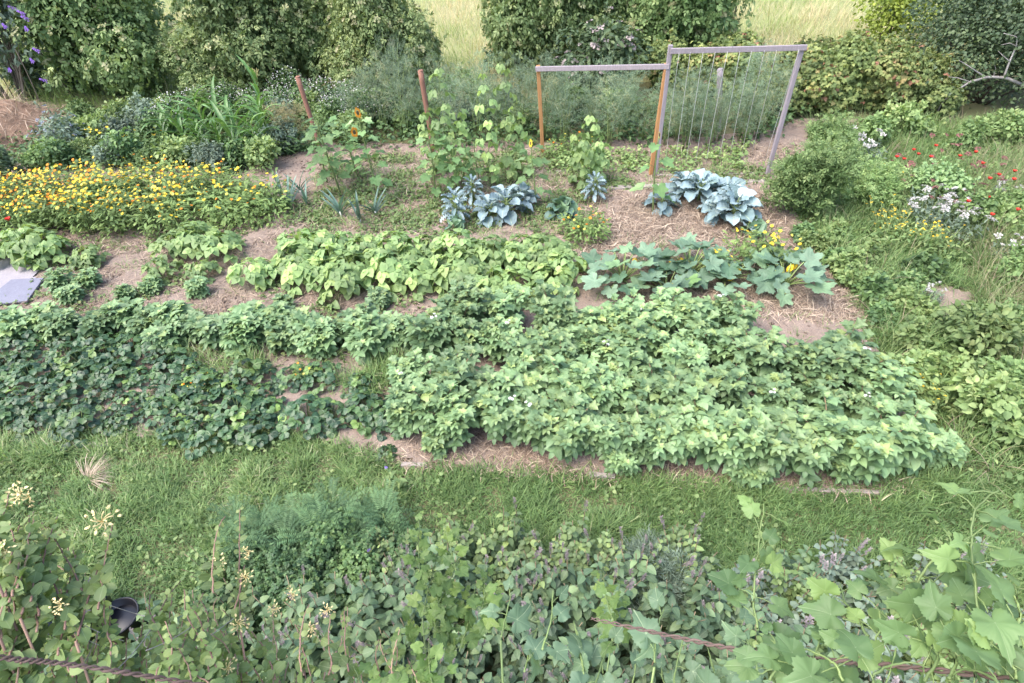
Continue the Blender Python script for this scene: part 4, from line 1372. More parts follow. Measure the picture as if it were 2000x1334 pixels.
for px, py, h, n, lab in [(880, 372, 2.0, 18, 'tallest climbing bean at the left of the bean poles'), (905, 365, 1.3, 20, 'leafy climbing bean between the two tallest'), (960, 370, 1.85, 16, 'tall climbing bean at the middle of the bean poles'),
                          (990, 360, 2.0, 15, 'tall climbing bean at the right with a trailing tip'), (850, 350, 1.2, 20, 'shorter climbing bean beside the right stake'), (1020, 350, 1.2, 18, 'shorter climbing bean right of the tall ones'),
                          (1130, 372, 0.95, 22, 'low climbing bean inside the low trellis frame'), (1165, 362, 0.8, 18, 'low climbing bean below the low rail right of centre'), (1150, 350, 1.1, 18, 'climbing bean at the middle of the low trellis')]:
    bush_at('climbing_bean', mk_climber(h, n, U(-0.1, 0.15)), px, py, lab, 'bean', GC, U(0, 6.28), 1.0)
KAL = mk_brassica(38, 0.17, M_blue, 0.34, 0.1, 0.2, 0.5)
BRO = mk_brassica(19, 0.29, M_blue, 0.24, 0.05, 0.40, 0.6)
BRO2 = mk_brassica(26, 0.30, M_blue, 0.28, 0.05, 0.38, 0.9)
SAV = mk_brassica(18, 0.24, M_savoy, 0.12, 0.04, 0.42, 0.2, 16)
CAB = mk_brassica(10, 0.16, M_savoy, 0.08, 0.03, 0.42, 0.2, 12)
for pr, px, py, s, lab, nm in [(KAL, 893, 440, 1.1, 'frilly blue-grey kale below the climbing beans', 'kale_plant'), (BRO, 990, 425, 1.0, 'broad-leaved blue-green broccoli between the kale and the savoy', 'broccoli_plant'),
                               (SAV, 1098, 428, 1.0, 'dark green savoy cabbage rosette beside the orange calendula', 'cabbage_plant'), (KAL, 1160, 395, 0.9, 'frilly blue kale behind the savoy cabbage', 'kale_plant'),
                               (BRO, 1290, 412, 0.75, 'small blue-green broccoli at the foot of the trellis post', 'broccoli_plant'), (BRO2, 1362, 398, 0.9, 'upright blue-green broccoli in front of the tall trellis', 'broccoli_plant'),
                               (BRO2, 1428, 440, 1.0, 'large pale blue broccoli nearest the mugwort', 'broccoli_plant'), (CAB, 1465, 462, 1.0, 'small light green cabbage in front of the large broccoli', 'cabbage_plant'),
                               (KAL, 925, 400, 0.9, 'frilly kale partly hidden behind the other kale', 'kale_plant'), (BRO2, 1335, 388, 0.75, 'small upright broccoli at the left of the back clump', 'broccoli_plant'), (BRO, 1400, 428, 0.8, 'low broccoli filling the gap in front of the upright ones', 'broccoli_plant'), (BRO, 958, 432, 0.8, 'low blue-green broccoli touching the frilly kale', 'broccoli_plant'), (BRO2, 1015, 408, 0.7, 'small broccoli behind the broad-leaved one', 'broccoli_plant'), (CAB, 890, 455, 0.9, 'small cabbage at the foot of the frilly kale', 'cabbage_plant'), (BRO2, 1415, 405, 0.8, 'blue-green broccoli at the back beside the timber board', 'broccoli_plant')]:
    bush_at(nm, pr, px, py, lab, 'vegetable', 'brassicas in the middle beds', None, s * 1.18)
PLK = [mk_leek(), mk_leek(8, 0.38)]
for i, (px, py, lab) in enumerate([(570, 412, 'leftmost leek of the pair beside the marigold patch'), (602, 408, 'second leek of the pair beside the marigold patch'), (668, 428, 'leek below the leafy sunflower'), (705, 440, 'leek with the whitest shaft, nearest the bean row'), (735, 425, 'leek right of the white-shafted one'),
                              (590, 385, 'leek at the back beside the marigold patch'), (555, 395, 'small leek touching the marigold patch')]):
    bush_at('leek', PLK[i % 2], px, py, lab, 'vegetable', 'leeks beside the sunflowers', None, U(0.85, 1.1))

# dwarf bean row
GD = 'dwarf bean bushes in the row behind the potatoes'
for px, py, s, lab in [(40, 512, 1.0, 'dark bean clump at the far left beside the path'), (85, 508, 1.15, 'dark bean clump at the far left beside the path'), (110, 512, 1.0, 'dark bean clump at the far left beside the path'), (60, 490, 1.0, 'dark bean clump at the far left beside the path'),
                       (185, 518, 0.75, 'small bean plant right of the far left clump'), (170, 522, 0.6, 'small bean plant right of the far left clump'),
                       (350, 505, 1.0, 'large bean clump standing alone left of the row'), (395, 500, 1.15, 'large bean clump standing alone left of the row'), (435, 505, 1.0, 'large bean clump standing alone left of the row'), (385, 485, 1.0, 'large bean clump standing alone left of the row'),
                       (320, 545, 0.75, 'small bean plant in front of the lone clump'), (405, 545, 0.7, 'small bean plant in front of the lone clump'), (500, 555, 0.95, 'bean plant between the lone clump and the long row'), (530, 550, 0.8, 'bean plant between the lone clump and the long row')]:
    bush_at('bean_plant', P_bean[rng.integers(8)], px, py, lab, 'bean', GD, None, s)
PG_BEAN = poly([(570, 510), (620, 495), (730, 500), (740, 530), (770, 505), (1110, 512), (1115, 545), (1090, 580), (960, 585), (850, 575), (740, 556), (690, 585), (630, 580), (590, 545)])
for p in darts(PG_BEAN, 0.27):
    u = p[0] - at(740, 530)[0]
    plant('bean_plant', P_bean[rng.integers(8)], p, 'bean bush at the left end of the long bean row' if u < 0 else 'light green bean bush in the middle of the long row' if u < 1.3 else 'yellow-green bean bush at the right end of the row nearest the courgettes', 'bean', GD, None, U(0.9, 1.1))

# courgettes
PC = [mk_courg(), mk_courg(18, 0.36, 0.33), mk_courg(24, 0.4, 0.38)]
for i, (px, py, s, lab) in enumerate([(1215, 555, 1.0, 'courgette at the left end with large blue-green leaves'), (1300, 580, 0.9, 'courgette with a leaf hanging over the potatoes'), (1345, 545, 1.0, 'courgette in the middle with yellow blossom'),
                                  (1410, 555, 0.85, 'courgette right of centre among yellow calendulas'), (1530, 565, 1.05, 'courgette at the right end with bare arching stalks')]):
    bush_at('courgette_plant', PC[i % 3], px, py, lab, 'courgette', 'courgette plants beside the straw', None, s)

# ------------------------------------------------------------------ potatoes and strawberries
PG_POT = poly([(800, 852), (1000, 878), (1200, 898), (1450, 912), (1640, 922), (1770, 912), (1725, 830), (1655, 740), (1560, 695), (1480, 682), (1330, 645), (1100, 630), (900, 636), (860, 690), (810, 770)])
GPT = 'potato plants in the large block'
ctr = at(1300, 760)
for p in [q for q in darts(PG_POT, 0.25, 12000) if abs(((q[1] + 0.12 * q[0] + 0.05 * math.sin(q[0] * 2.3)) % 0.54) - 0.27) < 0.17]:
    side = 'left side' if p[0] < ctr[0] - 0.8 else 'right side' if p[0] > ctr[0] + 1.0 else 'middle'
    rowl = 'front' if p[1] < ctr[1] - 0.45 else 'back' if p[1] > ctr[1] + 0.7 else 'centre'
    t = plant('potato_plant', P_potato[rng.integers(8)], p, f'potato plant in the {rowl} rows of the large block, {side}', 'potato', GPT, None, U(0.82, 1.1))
    if U(0, 1) < 0.22:
        o = link('flower', ME_potflower, t)
        o.location = (U(-.15, .15), U(-.15, .15), 0.53)
for px, py in [(855, 880), (1215, 912), (1450, 940), (1470, 930), (1640, 932), (1800, 900), (1840, 895)]:
    bush_at('potato_plant', P_potato_s[rng.integers(5)], px, py, 'small potato plant spilling forward over the straw in front of the block', 'potato', GPT, None, 0.75)
PG_POT2 = poly([(-300, 672), (0, 668), (200, 668), (400, 688), (830, 702), (845, 675), (700, 655), (400, 645), (150, 640), (0, 650), (-300, 652)])
for p in darts(PG_POT2, 0.26):
    plant('potato_plant', P_potato_s[rng.integers(5)], p, 'potato plant in the narrow row behind the strawberries, ' + ('left part' if p[0] < at(300, 650)[0] else 'right part next to the block'), 'potato', 'potato plants in the narrow row', None, U(0.95, 1.15))
for px, py, s in [(130, 575, 0.8), (180, 565, 0.7), (150, 590, 0.7), (390, 580, 0.7), (300, 575, 0.6), (560, 610, 0.6), (250, 590, 0.6), (745, 600, 0.7)]:
    bush_at('potato_plant', P_potato_s[rng.integers(5)], px, py, 'stray potato plant on the bare soil between the beans and the narrow row', 'potato', 'stray potato plants', None, s)
PG_STR = poly([(-300, 838), (60, 842), (250, 848), (420, 866), (540, 852), (780, 838), (775, 800), (690, 770), (760, 740), (640, 720), (540, 730), (440, 730), (330, 700), (200, 678), (-300, 670)])
PG_GAP = poly([(330, 690), (520, 692), (800, 712), (760, 760), (690, 750), (560, 735), (480, 748), (380, 742)])
PG_GAP2 = poly([(560, 770), (690, 765), (690, 805), (575, 812)])
for p in darts(PG_STR, 0.25, holes=(PG_GAP, PG_GAP2)):
    side = 'left part' if p[0] < at(250, 780)[0] else 'middle part' if p[0] < at(560, 780)[0] else 'right part beside the potatoes'
    plant('strawberry_plant', P_straw[rng.integers(8)], p, 'dark glossy strawberry plant in the ' + side + (' of the bed, front edge' if p[1] < at(300, 800)[1] else ' of the bed, back half'), 'strawberry', 'strawberry plants in the dark bed', None, U(0.75, 1.2))
bush_at('strawberry_plant', P_straw[0], 755, 892, 'small strawberry plant alone on the straw in front of the potatoes', 'strawberry', None, None, 0.5)


# ------------------------------------------------------------------ grass, straw, ground weeds (stuff)
def grass(name, P, length, width=1.0, var=0.5, sd=0.2, lean=0.45, mat=M_grass, z=0.0):
    n = len(P)
    mb = MB()
    L_ = length if not np.isscalar(length) else np.full(n, length)
    L_ = L_ * U(0.6, 1.3, n)
    ks = rng.integers(0, 3, n)
    az = U(0, 6.28, n)
    h = np.stack([np.cos(az), np.sin(az), 0 * az], 1)
    v = np.clip(np.broadcast_to(var, (n,)) + rng.normal(0, sd, n), 0, 1)
    for k in range(3):
        s = ks == k
        pp = np.stack([P[s, 0], P[s, 1], np.full(s.sum(), z)], 1)
        f = UP + h[s] * U(0, lean, s.sum())[:, None] * 1.6
        W = width if np.isscalar(width) else width[s]
        mb.inst(BLADE[k], pp, f, -h[s] + UP * 0.3, np.stack([L_[s] * W / np.maximum(L_[s], 0.01) * 0.1, L_[s], L_[s]], 1), v[s])
    return tag(mb.obj(name, mat), kind='stuff')


# blade width = 0.02*0.1*2*width m -> width 1.5 = 6 mm
PG_LAWN = poly([(-500, 812), (80, 842), (560, 852), (680, 872), (790, 910), (1180, 936), (1700, 963), (1800, 945), (1880, 940), (2500, 940), (2900, 1600), (1700, 1600), (1400, 1250), (600, 1250), (-500, 1330)])
P = fill(PG_LAWN, 7000)
c = vnoise(P, 1.6, 21)
c2 = vnoise(P, 5, 22)
keep = U(0, 1, len(P)) < 0.35 + 0.9 * c2
P, c, c2 = P[keep], c[keep], c2[keep]
grass('lawn_grass', P, 0.05 + 0.30 * c * c2, 2.2, 0.45 + 0.5 * (c - 0.5) + 0.12 * (P[:, 0] < -0.5), 0.17, 0.7)
PG_VERGE = poly([(1580, 250), (1800, 245), (2000, 250), (2700, 250), (2700, 960), (1880, 955), (1760, 790), (1690, 610), (1590, 470)])
P = fill(PG_VERGE, 3000, (PG_BARE,))
c = vnoise(P, 1.3, 23)
c2 = vnoise(P, 4, 24)
keep = U(0, 1, len(P)) < 0.25 + 1.0 * c2
P, c, c2 = P[keep], c[keep], c2[keep]
grass('verge_grass', P, 0.12 + 0.32 * c * c2, 2.2, 0.48 + 0.5 * (c - 0.5), 0.2, 0.8)
PG_TALL = poly([(1880, 330), (2000, 300), (2700, 300), (2700, 860), (1960, 860), (1925, 700), (1890, 560), (1900, 470)])
P = fill(PG_TALL, 620)
grass('tall_grass', P, 0.55, 1.6, 0.72, 0.22, 0.4, M_wildgrass)
P = fill(PG_VERGE, 520, (PG_BARE,))
P = P[vnoise(P, 1.5, 77) > 0.4]
grass('wild_grass', P, 0.42, 1.6, 0.55, 0.25, 0.5, M_wildgrass)
tp = fill(PG_VERGE, 5, (PG_BARE,))
P = np.concatenate([q + rng.normal(0, 0.09, (int(U(60, 240)), 2)) for q in tp])
grass('verge_grass', P, 0.30, 2.2, 0.55 + 0.3 * (vnoise(P, 1.0, 71) - 0.5), 0.15, 0.9)
PG_YTUFT = poly([(1840, 540), (1960, 560), (1960, 680), (1830, 640)])
# meadow
Y, X = U(13.2, 34, 90000) ** 1.0, U(-1, 1, 90000)
P = np.stack([X * (Y * 0.95 + 2), Y], 1)
c = vnoise(P, 0.35, 31)
c2 = vnoise(P, 1.2, 32)
keep = U(0, 1, len(P)) < 0.3 + 0.9 * c2
P, c = P[keep], c[keep]
c3 = vnoise(P, 0.8, 33)
vv = 0.6 + 0.9 * (c - 0.5) + 0.9 * (c3[:len(P)] - 0.5) - 0.5 * (P[:, 0] < -7.5) - 0.0
grass('meadow_grass', P, 0.30 + 0.55 * c, 3.2, vv, 0.22, 0.45, M_meadow)
# sparse grass tufts on the soil bed
PG_MID = poly([(560, 440), (640, 310), (1060, 300), (1490, 330), (1500, 362), (1180, 375), (1180, 470), (760, 470), (560, 500)])
tp = fill(PG_MID, 20)
P = np.concatenate([q + rng.normal(0, 0.07, (int(U(10, 55)), 2)) for q in tp])
grass('bed_grass', P, 0.15, 2.6, 0.6, 0.2, 0.7)
PG_ALL = poly([(0, 480), (1560, 450), (1690, 610), (1700, 640), (780, 900), (0, 870)])
tp = fill(PG_ALL, 6, (PG_POT,))
P = np.concatenate([q + rng.normal(0, 0.06, (int(U(8, 40)), 2)) for q in tp])
grass('bed_grass', P, 0.14, 2.2, 0.6, 0.2, 0.7)
PG_SG = poly([(480, 705), (620, 690), (820, 715), (770, 800), (690, 770), (600, 745), (500, 745)])
P = fill(PG_SG, 3000)
P = P[vnoise(P, 3, 8) > 0.4]
k8 = fill(PG_GAP, 1500)
P = np.concatenate([P, k8[vnoise(k8, 3, 8) > 0.35]])
grass('bed_grass', P, 0.26, 2.2, 0.6, 0.2, 0.6)
# dry grass tuft on the lawn
p = at(172, 940)
dt = MB()
k = 130
a_ = U(-0.6, 2.6, k)
h = np.stack([np.cos(a_), np.sin(a_), 0 * a_], 1)
dt.inst(BLADE[2], h * U(0, 0.06, (k, 1)), h * U(0.4, 1.6, (k, 1)) + UP * U(0.3, 1, (k, 1)) + 0.4 * dirs(k), -h + UP * 0.3, np.stack([np.full(k, 0.1), U(0.2, 0.42, k), U(0.2, 0.4, k)], 1), U(0.6, 1, k))
o = dt.obj('dry_grass_tuft', M_strawf)
o.location = (p[0], p[1], 0)
tag(o, 'pale dry grass tuft on the lawn in front of the strawberries', 'grass tuft')

# ragged grass along the edges of the beds
edge = [(1560, 300), (1560, 460), (1690, 600), (1760, 780), (1800, 925), (1780, 945), (1700, 964), (1180, 940), (790, 917), (680, 880), (560, 860), (80, 850), (-400, 820)]
pts = [at(*e)[:2] for e in edge]
P = []
for a_, b_ in zip(pts[:-1], pts[1:]):
    k = int(np.linalg.norm(b_ - a_) * 420)
    P.append(a_ + (b_ - a_) * U(0, 1, (k, 1)) + rng.normal(0, 0.055, (k, 2)))
P = np.concatenate(P)
P = P[vnoise(P, 3.0, 91) > 0.3]
grass('edge_grass', P, 0.14, 2.2, 0.5, 0.2, 0.8)
rb = [at(1790, 915), at(1815, 900), at(1770, 950), at(1740, 958), at(1800, 935)]
P = np.concatenate([p[:2] + rng.normal(0, 0.12, (260, 2)) for p in rb])
grass('edge_grass', P, 0.17, 2.2, 0.5, 0.2, 0.9)

# straw mulch fibres
STR = leaf(3, 0.02, 0.1, 0.1, 0.0, 0.7)


def straw(name, P, z=0.03, sz=(0.10, 0.28), vm=0.5, spread=0.02):
    n = len(P)
    mb = MB()
    d = dirs(n)
    d[:, 2] *= 0.22
    mb.inst(STR, np.stack([P[:, 0], P[:, 1], z + U(0, spread, n)], 1), d, UP + 0.4 * dirs(n), U(*sz, n), np.clip(rng.normal(vm + 0.08, 0.33, n), 0, 1))
    return tag(mb.obj(name, M_strawf), kind='stuff')


PG_S1 = poly([(1130, 470), (1230, 390), (1520, 380), (1560, 470), (1690, 600), (1680, 640), (1440, 620), (1250, 600), (1120, 550)])
straw('straw_mulch', fill(PG_S1, 2600), 0.04, (0.08, 0.24), vm=0.55, spread=0.035)
PG_S2 = poly([(690, 865), (1000, 870), (1400, 900), (1750, 920), (1800, 950), (1700, 968), (1180, 938), (790, 914), (690, 885)])
straw('straw_mulch', fill(PG_S2, 3600), 0.035, (0.06, 0.17), vm=0.42)
PG_S3 = poly([(0, 470), (560, 440), (800, 420), (860, 470), (820, 620), (840, 700), (300, 690), (0, 620)])
straw('straw_mulch', fill(PG_S3, 1700, (PG_PATH,)), 0.035, (0.06, 0.2), vm=0.5)
straw('straw_mulch', fill(poly([(560, 440), (640, 300), (1500, 290), (1640, 250), (1560, 400), (1180, 470), (800, 470)]), 2200), 0.035, (0.06, 0.2), vm=0.5)


# clods of dry earth
OCT = (np.array([(1, 0, 0), (-1, 0, 0), (0, 1, 0), (0, -1, 0), (0, 0, 0.8), (0, 0, -0.5), (0.6, 0.6, 0.4), (-0.6, 0.5, 0.5)], float),
       np.array([(0, 6, 4), (6, 2, 4), (2, 7, 4), (7, 1, 4), (1, 3, 4), (3, 0, 4), (0, 2, 6), (2, 1, 7), (2, 0, 5), (1, 2, 5), (3, 1, 5), (0, 3, 5)]), np.full((8, 2), 0.5))
P = fill(PG_SOIL, 800, (PG_PATH,))
P = P[vnoise(P, 3.5, 61) > 0.42]
mb = MB()
n = len(P)
mb.inst(OCT, np.stack([P[:, 0], P[:, 1], np.full(n, 0.028)], 1), dirs(n), dirs(n), 0.004 + 0.032 * U(0, 1, (n, 1)) ** 4 * U(0.6, 1.2, (n, 3)), U(0, 1, n))
M_clod = leafmat('earth_clod', [(0, (0.15, 0.11, 0.09)), (1, (0.36, 0.28, 0.23))], 0.95, 0.1, 0, 0)
tag(mb.obj('soil_clods', M_clod, smooth=False), kind='stuff')


# ground weeds
def weeds(name, P, tpls, sz, hmax, mat, var=0.5, per=5):
    mb = MB()
    n = len(P) * per
    Q = np.repeat(P, per, 0) + rng.normal(0, 0.05, (n, 2))
    z = U(0.02, 1, n) * np.repeat(hmax if not np.isscalar(hmax) else np.full(len(P), hmax), per)
    ks = rng.integers(0, len(tpls), n)
    v = np.clip(rng.normal(var, 0.2, n), 0, 1)
    d = dirs(n)
    d[:, 2] = d[:, 2] * 0.4 + 0.1
    for k in range(len(tpls)):
        s = ks == k
        mb.inst(tpls[k], np.stack([Q[s, 0], Q[s, 1], z[s]], 1), d[s], UP + 0.5 * dirs(s.sum()), sz * U(0.6, 1.3, s.sum()), v[s])
    return tag(mb.obj(name, mat), kind='stuff')


def patchy(P, sc, seed, th):
    return P[vnoise(P, sc, seed) > th]


weeds('ground_weeds', patchy(fill(PG_VERGE, 60, (PG_BARE,)), 1.8, 51, 0.55), [L_lan, L_small], 0.07, 0.22, M_weed, 0.5, 7)
weeds('ground_weeds', patchy(fill(PG_MID, 230), 2.2, 52, 0.38), [L_small, L_ov], 0.055, 0.10, M_weed, 0.55, 6)
weeds('ground_weeds', patchy(fill(PG_S3, 130, (PG_PATH,)), 2.0, 53, 0.45), [L_small, L_ov], 0.05, 0.10, M_weed, 0.6, 6)
weeds('ground_weeds', patchy(fill(PG_LAWN, 70), 2.0, 54, 0.55), [L_small, L_ov2], 0.04, 0.09, M_weed, 0.55, 5)
PG_TF = poly([(1080, 300), (1270, 300), (1490, 285), (1440, 310), (1495, 340), (1285, 345), (1080, 335)])
weeds('ground_weeds', patchy(fill(PG_TF, 170), 2.4, 58, 0.35), [L_small, L_ov, L_lan], 0.065, 0.16, M_weed, 0.6, 6)
PG_BACK = poly([(-500, 330), (-200, 250), (600, 215), (1500, 205), (1560, 240), (1500, 285), (640, 300), (400, 335), (100, 345)])
weeds('ground_weeds', fill(PG_BACK, 55), [L_lan, L_small, L_ov], 0.09, 0.3, M_herb, 0.55, 7)
PG_RB = poly([(1640, 520), (1700, 500), (1800, 540), (1790, 640), (1880, 690), (1960, 720), (1940, 860), (1870, 850), (1790, 790), (1720, 650), (1660, 600)])
PNT = [mk_bush(0.25, 0.25, 0.24, 420, [L_ov, L_small], 0.065, m, 'nettle', 6, 0, None, M_stem, 0.0, vmean=0.5) for m in (M_weed, M_herb)]
for i, p in enumerate(darts(PG_RB, 0.42)):
    plant('leafy_weed', PNT[i % 2], p, ('bright' if i % 2 == 0 else 'dull') + ' green leafy weed on the verge ' + ('near the right end of the potatoes' if p[1] < at(1800, 660)[1] else 'right of the straw patch'), 'weed', 'leafy weeds on the right-hand verge', None, U(0.8, 1.2))
for i, (px, py) in enumerate([(1590, 490), (1630, 520), (1660, 560), (1560, 470), (1620, 470)]):
    bush_at('leafy_weed', PNT[i % 2], px, py, 'low leafy weed along the edge of the courgette bed', 'weed', 'leafy weeds on the right-hand verge', None, 0.9)

for i, (px, py) in enumerate([(1905, 455), (1950, 470), (1990, 445), (1980, 560), (1890, 690), (1975, 690), (1960, 790), (1915, 850), (2040, 560), (1880, 300), (1945, 285), (1990, 300), (1700, 290), (1760, 275)]):
    bush_at('tall_weed', PW[(3, 0, 3)[i % 3]], px, py, ('tall green' if i % 3 == 0 else 'bright leafy' if i % 3 == 1 else 'tall green') + ' weed standing in the long grass ' + ('below the bramble hedge' if py < 310 else 'at the right edge'), 'weed', 'tall weeds in the long grass at the right', i * 1.1, U(0.75, 1.15), 0.05)

# ------------------------------------------------------------------ foreground herb border
PHB = [mk_bush(0.3, 0.28, 0.45, 1100, [trifol(L_small, 0.5, 0.45, 70, 0.05, -0.2, 0)], 0.07, M_herb, 'ground_elder', 8, 0, None, M_stem, 0.0, vmean=v, up=0.8) for v in (0.4, 0.55)]
GHB = 'small-leaved dark herbs in the front border'
PG_H1 = poly([(420, 1230), (600, 1260), (800, 1230), (820, 1130), (780, 1060), (560, 1060), (430, 1130)])
feather = compound(leaf(2, 0.1, 0.4, 0.7, 0, 0.3), 9, 0.2, 0.22, 0.9, 0.5, 70, 0.15, 0.95, 0.0, 0.008)


def mk_feather(h=0.4, r=0.22, n=60, mat=M_tansy):
    fo, st = MB(), MB()
    st.tube([(0, 0, 0), (0.01, 0, h * 0.8)], 0.005, 4, 0.5)
    for i in range(n):
        a_ = i * 2.4
        q = U(0.1, 0.95)
        fo.inst(feather, UP * h * q + hdir(a_) * U(0, r * 0.7), hdir(a_) + UP * U(0.2, 1.2), UP, U(0.13, 0.22), U(0, 1))
    return [('foliage', fo.mesh('tansy_foliage', mat), None), ('stem', st.mesh('tansy_stem', M_stem), None)]


PT = [mk_feather(), mk_feather(0.45, 0.25, 70)]
for i, (px, py) in enumerate([(480, 1040), (540, 1045), (600, 1040), (660, 1035), (715, 1030), (760, 1045), (510, 1085), (580, 1090), (690, 1075), (640, 1075)]):
    bush_at('tansy_plant', PT[i % 2], px, py, 'feathery blue-green tansy at the edge of the lawn', 'herb', 'feathery tansy plants by the lawn', None, U(0.7, 0.95))


def spike_mesh(mat):
    sk = MB()
    k = 46
    q, az = U(0, 1, k), U(0, 6.28, k)
    hh = np.stack([np.cos(az), np.sin(az), 0 * az], 1)
    sk.inst(L_diam, hh * 0.004 + UP * (q * 0.10)[:, None], hh + UP * 0.9, UP, 0.014, U(0, 1, k))
    sk.tube([(0, 0, -0.02), (0, 0, 0.10)], 0.0015, 3, 0.4)
    return sk.mesh('flower_spike', mat)


def mk_mint(h=0.5, ns=9, lt=(L_ov, L_ov2), mat=M_mint, spikes=True, lsz=0.06, r=0.2, vm=0.55, spm=M_mauve, nn=9):
    fo, st, sk = MB(), MB(), []
    for s in range(ns):
        a_ = U(0, 6.28)
        tip = hdir(a_) * r * U(0.2, 1.1) + UP * h * U(0.75, 1.1)
        pts = curve(hdir(a_) * 0.05, tip, UP * 0.03, 6)
        st.tube(pts, 0.003, 4, U(0, 1))
        for i in range(nn):
            t = 0.15 + 0.8 * i / nn
            p = np.array([np.interp(t, np.linspace(0, 1, 6), pts[:, c]) for c in range(3)])
            az = (i % 2) * 1.57 + s
            for e in (0, math.pi):
                fo.inst(lt[rng.integers(len(lt))], p, hdir(az + e + U(-.3, .3)) + UP * U(-0.3, 0.4), UP + 0.3 * dirs(1)[0], lsz * U(0.8, 1.3) * (1.35 - 0.6 * t), np.clip(rng.normal(vm, 0.22) + 0.2 * (t - 0.5), 0, 1))
        if spikes and U(0, 1) < 0.38:
            sk.append(Matrix.Translation([float(v) for v in tip]) @ rotz_to(norm(UP + hdir(a_) * 0.25)) @ Matrix.Diagonal((*[U(0.7, 1.2)] * 3, 1)))
    out = [('foliage', fo.mesh('mint_foliage', mat), None), ('stem', st.mesh('mint_stem', M_pstem), None)]
    if sk:
        out.append(('flower_spike', spike_mesh(spm), sk))
    return out


PMI = [mk_mint() for _ in range(3)]
PMX = [mk_mint(0.48, 9, (L_ov, L_lan), M_weed, False, 0.055, 0.2, 0.45), mk_mint(0.5, 9, (L_ov2, L_ov), M_mint, False, 0.06, 0.2, 0.5)]
for i, p in enumerate(darts(PG_H1, 0.26)):
    k = rng.integers(5)
    plant('ground_elder' if k < 3 else 'leafy_herb', PHB[i % 2] if k < 3 else PMX[k - 3], p, 'dark small-leaved ground herb left of centre in the front border' if k < 3 else 'taller green herb standing among the dark ground herbs left of centre', 'herb', GHB, None, U(0.65, 1.15))
PG_M1 = poly([(790, 1180), (1000, 1180), (1250, 1170), (1340, 1160), (1330, 1100), (1100, 1080), (900, 1080), (790, 1090)])
for p in darts(PG_M1, 0.2):
    plant('mint_plant', PMI[rng.integers(3)], p, 'light green mint with mauve flower spikes beside the lawn', 'herb', 'flowering mint in the front border', None, U(0.85, 1.1))
PWO = [mk_mint(0.6, 8, (leaf(4, 0.28, 0.35, 0.8, 0.1, 0.7), L_ov), M_nettle, True, 0.085, 0.24, 0.5) for _ in range(3)]
PG_W1 = poly([(-300, 1600), (1500, 1600), (1450, 1250), (1250, 1190), (820, 1200), (500, 1280), (330, 1330), (-300, 1330)])
for p in darts(PG_W1, 0.21):
    plant('woundwort_plant', PWO[rng.integers(3)], p, 'dark-leaved woundwort at the ' + ('left' if p[0] < -0.3 else 'right' if p[0] > 0.5 else 'middle') + ' of the front border', 'herb', 'dark-leaved herbs at the bottom of the view', None, U(0.85, 1.1))
PTR = mk_bush(0.28, 0.26, 0.5, 2600, [leaf(2, 0.06, 0.4, 0.6, 0, 0.3)], 0.06, M_greyherb, 'tarragon', 8, 0, None, M_stem, 0.0, vmean=0.5, droop=0.5)
for px, py in [(1235, 1170), (1300, 1165), (1265, 1130)]:
    bush_at('tarragon_bush', PTR, px, py, 'wispy grey-green tarragon right of the mint', 'herb', 'tarragon in the front border', None, 0.9)
# right part of the border
PRB = [mk_mint(0.4, 9, (L_lan, L_small), M_greyherb, True, 0.05, 0.2, 0.45, M_pinkgrey), mk_mint(0.45, 9, (L_ov, L_small), M_weed, False, 0.05, 0.2, 0.5), mk_mint(0.45, 8, (L_ov, L_ov2), M_nettle, False, 0.075, 0.2, 0.4)]
PG_R1 = poly([(1350, 1180), (1500, 1130), (1700, 1110), (1880, 1130), (1950, 1250), (1980, 1600), (1500, 1600), (1430, 1300), (1340, 1230)])
for p in darts(PG_R1, 0.22):
    k = rng.integers(3)
    plant('border_herb', PRB[k], p, ['grey herb with pinkish seed heads', 'fresh green leafy herb', 'dark purplish-green leafy herb'][k] + ' below the hop leaves', 'herb', 'herbs at the right of the front border', None, U(0.85, 1.15))
# small purple blooms
PPU = umbel_clump(M_purple, 'scabious', 1, 0.05, 0.45, 0.018, M_weed, L_lan, 20)
for px, py, lab in [(777, 965, 'single violet flower at the edge of the lawn'), (738, 1112, 'violet flower among the dark herbs'), (40, 1000, 'violet flower beside the honeysuckle')]:
    bush_at('violet_flower', PPU, px, py, lab, 'flower', None, None, 1.0)


# black pot between the honeysuckle and the lawn
def lathe(mb, prof, n=28, var=0.5):
    V, F = [], []
    for r_, z in prof:
        for i in range(n):
            a_ = i / n * 6.2832
            V.append((math.cos(a_) * r_, math.sin(a_) * r_, z))
    for k in range(len(prof) - 1):
        for i in range(n):
            j = (i + 1) % n
            F += [(k * n + i, k * n + j, (k + 1) * n + j), (k * n + i, (k + 1) * n + j, (k + 1) * n + i)]
    mb.raw(V, F, var)


for px, py, s, lab in [(198, 1228, 1.25, 'black plastic pot half hidden in the honeysuckle'), (262, 1235, 0.85, 'second black pot just right of the taller one, deep in the foliage')]:
    p = at(px, py)
    t = thing('plant_pot', lab, 'pot', (p[0], p[1], 0), 0, s)
    mb = MB()
    lathe(mb, [(0.001, 0.0), (0.12, 0.0), (0.15, 0.28), (0.165, 0.28), (0.168, 0.32), (0.155, 0.32), (0.145, 0.26), (0.001, 0.25)])
    mb.obj('pot_body', M_blackpot, t)
    mb = MB()
    lathe(mb, [(0.143, 0.255), (0.07, 0.275), (0.001, 0.28)])
    mb.obj('potting_soil', M_blackpot, t)


